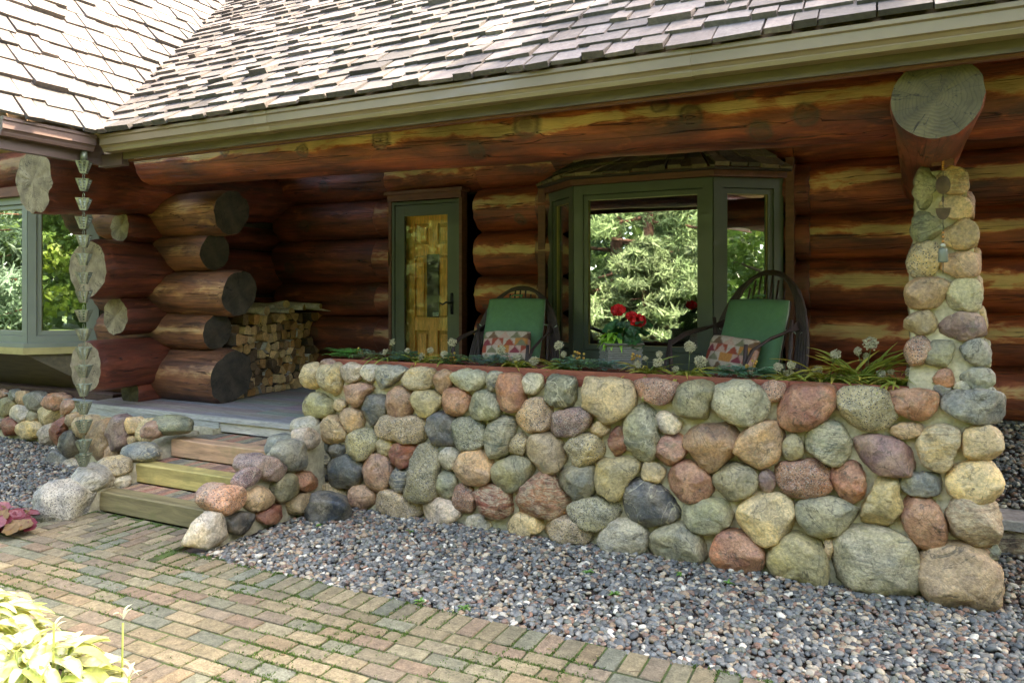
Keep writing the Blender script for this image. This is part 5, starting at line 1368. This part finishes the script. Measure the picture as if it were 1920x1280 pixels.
b.box((-.05,.005,-.02),(.05,.02,.01)); b.build('hook_plate',M['rib'],wc)

# ================================================================ GROUND PLANTS
def hosta(c,r,h,n,label,seed,big=1.):
    rr=random.Random(seed); root=tag(empty('hosta',(c[0],c[1],-.02)),label,'hosta','white and yellow hostas in the sunny bed'); b=MB()
    for i in range(n):
        az=rr.uniform(0,2*PI); q=rr.random()**.6*r; L=rr.uniform(.08,.145)*big; p=(c[0]+q*math.cos(az)*.75,c[1]+q*math.sin(az)*.75,h*(1-.55*(q/r)**2)+rr.uniform(-.05,.05))
        cr=rr.choice([(.80,.78,.52),(.86,.85,.68),(.60,.62,.20),(.84,.82,.60)])
        n0=len(b.v); blade(b,p,az+rr.uniform(-.7,.7),L,L*rr.uniform(.38,.55),rr.uniform(.1,.9),rr.uniform(.5,1.3),cr,None,8,rr.uniform(-.5,.5))
        gm=rr.choice([(.34,.46,.08),(.60,.62,.16),(.70,.70,.30)])
        for k in range(n0,len(b.v)):
            if (k-n0)%3!=1 and rr.random()<.85: b.c[k]=gm+(1,)
        if i%3==0: b2=(c[0]+q*.3*math.cos(az),c[1]+q*.3*math.sin(az),0); b.tube([b2,p],.004,4,(.3,.4,.1))
    b.build('leaves',M['leaf'],root,True)
    for i in range(2):
        x,y=c[0]+rr.uniform(-.5,.9)*r,c[1]+rr.uniform(.1,.7)*r; b=MB(); b.tube([(x,y,0),(x+.01,y,h+.06+rr.uniform(0,.06))],.004,5,(.45,.5,.12)); z=h+.1
        for k in range(3): blade(b,(x+.01,y,z-.02+k*.008),rr.uniform(0,6.28),.04,.014,1.6,1.,(.6,.62,.4),None,5)
        b.build('flower_bud',M['leaf'],root,True)
    keep(root)
hosta((-3.30,-2.86),.42,.38,230,'largest white and yellow hosta clump at the left of the sunny bed',1)
hosta((-2.75,-2.88),.34,.31,150,'sunlit hosta clump second from the left in the bed',2)
hosta((-2.95,-3.25),.36,.34,110,'hosta clump in the bed nearest to the bottom left corner',3)
hosta((-2.30,-2.93),.26,.21,80,'low hosta clump with a single flower spike, third along the bed',4,.85)
hosta((-2.00,-2.86),.19,.18,45,'smallest hosta clump, rightmost in the bed',5,.8)
hosta((-3.9,-2.9),.34,.34,60,'hosta clump outside the left of the sunny group',6)
def heuchera(c,label):
    root=tag(empty('heuchera',(c[0],c[1],0)),label,'foliage plant'); rr=random.Random(3); b=MB()
    for i in range(60):
        th=rr.uniform(0,2*PI); q=rr.uniform(.02,.24); p=(c[0]+q*math.cos(th),c[1]+q*math.sin(th),.05+.12*(1-q/.24)+rr.uniform(0,.03))
        cl=rr.choice([(.22,.05,.06),(.16,.02,.03),(.30,.11,.12),(.24,.15,.06)]); round_leaf(b,p,(math.cos(th)*.4,math.sin(th)*.4-.35,.8),rr.uniform(.028,.05),cl); b.tube([(c[0],c[1],0),p],.002,4,(.3,.05,.06))
    b.build('leaves',M['leaf'],root); keep(root)
heuchera((-5.30,-1.56),'red and pink leaved coral bells at the left edge of the paving')
def weed(u,v,i,lab):
    p=U(u,v,z=.0); rr=random.Random(i); b=MB()
    for k in range(8): blade(b,(p.x,p.y,0),rr.uniform(0,6.28),rr.uniform(.02,.045),.014,rr.uniform(.5,1.3),.9,(.14,.30,.05),(.2,.4,.08),5)
    o=b.build('weed',M['leaf']); tag(o,lab,'weed','small weeds growing through the gravel')
for i,(u,v,l) in enumerate([(562,963,'tiny weed beside the loose charcoal rock'),(1103,1072,'bright weed in the gravel below the big green boulder'),(1150,1113,'two-leafed weed in the gravel at the centre right'),(870,1140,'weed at the gravel edge near the bricks'),(770,996,'thin weed near the foot of the wall'),(788,1128,'weed patch growing along the brick border'),(1276,1075,'small weed in the gravel below the red base stone'),(1365,1093,'weed in the gravel under the flat olive stone'),(597,985,'low weed on the gravel right of the step boulders')]): weed(u,v,i,l)

# ---- stone ledge behind the right end of the wall
lb=tag(empty('stone_ledge',(1.2,1.2,0)),'flat grey capstone on a rough brown stone course right of the wall','stone ledge')
V=[];F=[]; b=MB(); b.box((.50,1.02,-.05),(2.6,1.36,.135),(.20,.13,.09)); o=b.build('rough_course',M['st_banded'],lb)
b=MB(); b.box((.52,.985,.14),(1.42,1.40,.205),(.42,.38,.33),.008); b.box((1.43,.985,.14),(2.6,1.40,.205),(.40,.37,.32),.008); b.build('capstone',M['mortar'],lb); keep(lb)

# ================================================================ THE YARD BEHIND THE CAMERA (seen in the window glass)
def cards(P,s,col,jit=.3,aspect=.4,flat=None):
    n=len(P); Rm=rotm(n); s_=s*rng.uniform(.6,1.4,n)
    base=np.array([(-.5,0,0),(0,-aspect,0),(.5,0,0),(0,aspect,0)])
    V=np.einsum('nij,kj->nki',Rm,base)*s_[:,None,None]
    if flat is not None: V[:,:,2]*=flat
    V=V+P[:,None]; F=np.arange(n*4).reshape(-1,4); C=np.repeat(np.array(col)[None]*rng.uniform(1-jit,1+jit,(n,1)),4,0) if np.ndim(col)==1 else np.repeat(col,4,0)
    return V.reshape(-1,3),F,C
def tree(name,loc,h,r,kind,label,n=9000,seed=0,col=(.09,.17,.05),cat='tree',z0=.25):
    root=tag(empty(name,loc),label,cat,'trees round the yard'); rr=random.Random(seed); b=MB(); tips=[]
    bend=[(rr.uniform(-.15,.15)*i/6*h*.08,rr.uniform(-.15,.15)*i/6*h*.08,h*.96*i/6) for i in range(7)]
    b.tube(bend,[h*.022*(1-i/7.2) for i in range(7)],9); 
    nb=int(30 if kind=='pine' else 18)
    for k in range(nb):
        t=z0+(.94-z0)*(k+rr.random())/nb; az=k*2.4+rr.uniform(-.4,.4); L=r*((1-t)**.75*1.25+.08) if kind=='pine' else r*math.sin(PI*min(1,max(.08,(t-z0)/(1-z0)*.85+.15)))**.6
        s_=Vector((bend[0][0],0,h*t)); e=s_+Vector((math.cos(az)*L,math.sin(az)*L,L*(rr.uniform(-.15,.2) if kind=='pine' else rr.uniform(.2,.7))))
        m=s_.lerp(e,.55)+Vector((0,0,-.05*L if kind=='pine' else .06*L)); b.tube([s_,m,e],[h*.006,h*.004,h*.0015],5)
        for q in range(7 if kind=='pine' else 9):
            f=rr.uniform(.3,1.05); c=s_.lerp(e,f)+Vector((rr.gauss(0,.16*L),rr.gauss(0,.16*L),rr.gauss(0,.06*L if kind=='pine' else .2*L))); tips.append((c,(.13+.1*rr.random())*r))
    b.build('trunk',M['pbark' if kind=='pine' else 'bark'],root,True)
    T=np.array([tuple(c) for c,_ in tips]); Sz=np.array([s for _,s in tips]); n=int(n*1.7); idx=rng.integers(0,len(T),n)
    off=rng.normal(size=(n,3)); off/=np.linalg.norm(off,axis=1)[:,None]; off*=rng.random((n,1))**.4*Sz[idx][:,None]*np.array([1,1,.45 if kind=='pine' else .75])
    cl=rng.uniform(.65,1.45,(len(T),1))*np.array(col)[None]; cols=cl[idx]*rng.uniform(.75,1.25,(n,1))
    V,F,C=cards(T[idx]+off,.36 if kind=='pine' else .22,cols,aspect=.075 if kind=='pine' else .34)
    obj('crown',mesh('crown',V,F,C,False),M['needle' if kind=='pine' else 'leaf'],root)
tree('pine_tree',(-6.3,-14.5,-.1),11,3.3,'pine','tall reddish trunked pine reflected at the centre of the bay window',15000,1,(.15,.22,.10),z0=.12)
tree('pine_tree',(-10.5,-12.5,-.1),8,2.6,'pine','bluish pine reflected left in the bay window',11000,2,(.18,.25,.14),z0=.06)
tree('pine_tree',(-4.6,-16.5,-.1),9,3.0,'pine','pale green pine reflected at the right of the bay window',11000,3,(.20,.27,.13),z0=.05)
tree('pine_tree',(-8.8,-19,-.1),14,4.,'pine','dark tall pine farther back in the yard',12000,4,(.08,.14,.06),z0=.1)
tree('leafy_tree',(-13.5,-10.5,-.1),8,3.2,'leaf','green maple reflected in the storm door glass',12000,5,(.12,.19,.06),z0=.08)
tree('leafy_tree',(-1.5,-19,-.1),10,4.2,'leaf','broad green maple at the back of the lawn',12000,6,(.14,.24,.05),z0=.08)
tree('leafy_tree',(7.5,-11.5,-.1),7,3.4,'leaf','bright yellow green maple reflected in the left wing window',14000,7,(.24,.33,.05),z0=.04)
tree('leafy_tree',(3.2,-15,-.1),8,3.4,'leaf','green maple behind the camera to the right',11000,8,(.16,.26,.05),z0=.05)
tree('pine_tree',(12,-15,-.1),11,3.6,'pine','pine beyond the yellow green maple',10000,9,(.10,.17,.08),z0=.06)
tree('pine_tree',(-18,-8.5,-.1),9,3.4,'pine','blue green spruce reflected in the far left pane',12000,10,(.14,.22,.15),z0=.03)
tree('pine_tree',(-23,-4.5,-.1),10,3.8,'pine','spruce far left of the house front',10000,11,(.12,.20,.12),z0=.03)
tree('leafy_tree',(-20,-15,-.1),11,4.5,'leaf','big maple at the far left of the yard',10000,12,(.13,.21,.05),z0=.1)
tree('leafy_tree',(13,-4,-.1),9,4,'leaf','maple at the far right of the yard',9000,13,(.14,.22,.05),z0=.12)
tree('leafy_tree',(6.7,5.6,-.1),16,3.9,'leaf','tall maple beside the house that shades the right end of the roof',12000,14,(.10,.17,.04),z0=.5)
sh=tag(empty('outbuilding',(9.5,1.5,0)),'small grey lap sided outbuilding mirrored in the bay window\'s right pane','building')
b=MB()
for k in range(22): b.add([(8.0,-2.2,.14*k-.1),(8.0,4.2,.14*k-.1),(7.98,4.2,.14*k+.0),(7.98,-2.2,.14*k+.0),(8.0,-2.2,.14*k+.04),(8.0,4.2,.14*k+.04)],[(0,3,2,1),(3,4,5,2)])
b.build('siding',M['siding'],sh)
b=MB(); b.box((8.01,-2.2,-.1),(11,4.2,3.0)); b.build('body',M['siding'],sh)
b=MB(); b.add([(7.7,-2.5,2.95),(7.7,4.5,2.95),(9.5,4.5,4.5),(9.5,-2.5,4.5),(11.3,-2.5,2.95),(11.3,4.5,2.95)],[(0,3,2,1),(3,4,5,2),(0,4,3),(1,2,5),(0,1,5,4)]); b.build('roof',M['dark'],sh)
keep(sh)

def wood_ring():
    n=26000; th=rng.uniform(R(150),R(420),n); rad=rng.uniform(24,33,n); hh=5+3*np.sin(th*9)+2*np.sin(th*23+1); z=rng.random(n)**.8*(hh+3); P=np.c_[rad*np.cos(th),-2+rad*np.sin(th),z]
    keep_=(P[:,1]<1.5); P=P[keep_]; n=len(P); g=np.array([noise.noise(Vector(tuple(p*.45))) for p in P])
    cols=np.array([(.10,.17,.05)])*np.clip(1+1.1*g,.4,2)[:,None]*rng.uniform(.8,1.2,(n,1)); V,F,C=cards(P,.75,cols,aspect=.4)
    tag(obj('far_wood',mesh('far_wood',V,F,C,False),M['leaf']),kind='stuff')
wood_ring()
for i,(x,y,r_,c,l) in enumerate([(-5.8,-12.2,1.5,(.16,.215,.11),'pale green young conifer reflected low in the bay window'),(-8.6,-10.8,1.4,(.20,.26,.14),'grey green young conifer left of the reflected pine'),(-3.6,-12.8,1.6,(.20,.26,.14),'pale feathery conifer reflected at the pane\'s lower right'),(-11.5,-9.2,1.5,(.10,.16,.06),'dark green shrub reflected in the storm door'),(-15,-7.5,1.6,(.16,.25,.06),'rounded green shrub at the left of the lawn'),(5.5,-9.5,1.5,(.26,.34,.06),'golden green shrub low in the wing window reflection'),(9.5,-10,1.7,(.16,.25,.06),'green shrub right of the yellow green maple'),(1,-13.5,1.7,(.15,.24,.06),'green shrub at the middle of the lawn edge')]):
    tree('young_conifer' if i<3 else 'shrub',(x,y,-.1),r_*(2.2 if i<3 else 1.5),r_,'pine' if i<3 else 'leaf',l,7000,40+i,c,'tree' if i<3 else 'shrub',z0=.02)

def litter():
    b=MB(); rr=random.Random(12)
    for i in range(330):
        x=rr.uniform(-5.2,1.5); y=rr.uniform(-2.4,-.05) if rr.random()<.5 else rr.gauss(-1.27,.12)
        if y>-.05 or (x<-3.7 and y>-1.0): continue
        z=(gz(x,y)+.012 if y>-1.27 else .001); az=rr.uniform(0,6.28); c=rr.choice([(.20,.13,.06),(.30,.21,.09),(.12,.08,.045),(.36,.28,.12)])
        if rr.random()<.55: L=rr.uniform(.02,.07); b.tube([(x,y,z),(x+L*math.cos(az)*.5+.003,y+L*math.sin(az)*.5,z+.003),(x+L*math.cos(az),y+L*math.sin(az),z)],.0011,4,c)
        else: blade(b,(x,y,z),az,rr.uniform(.015,.03),rr.uniform(.008,.014),rr.uniform(.05,.3),rr.uniform(0,.3),c,None,5)
    tag(b.build('leaf_litter',M['leaf']),kind='stuff')
litter()
for x in(-3.6,-.9,1.8):
    b=MB(); b.prism([(-.9745,2.7865),(-.9745,2.763),(-.9645,2.756),(-.9645,2.708),(-.9425,2.698),(-.9425,2.682),(-.934,2.6615),(-.86,2.6615),(-.86,2.6635),(-.931,2.6642),(-.9385,2.684),(-.9385,2.7),(-.9605,2.71),(-.9605,2.7575),(-.9705,2.7645),(-.9705,2.7865)],x,x+.11,'x'); o=b.build('gutter_joint',M['gutter'],cab); o.matrix_parent_inverse=cab.matrix_world.inverted()
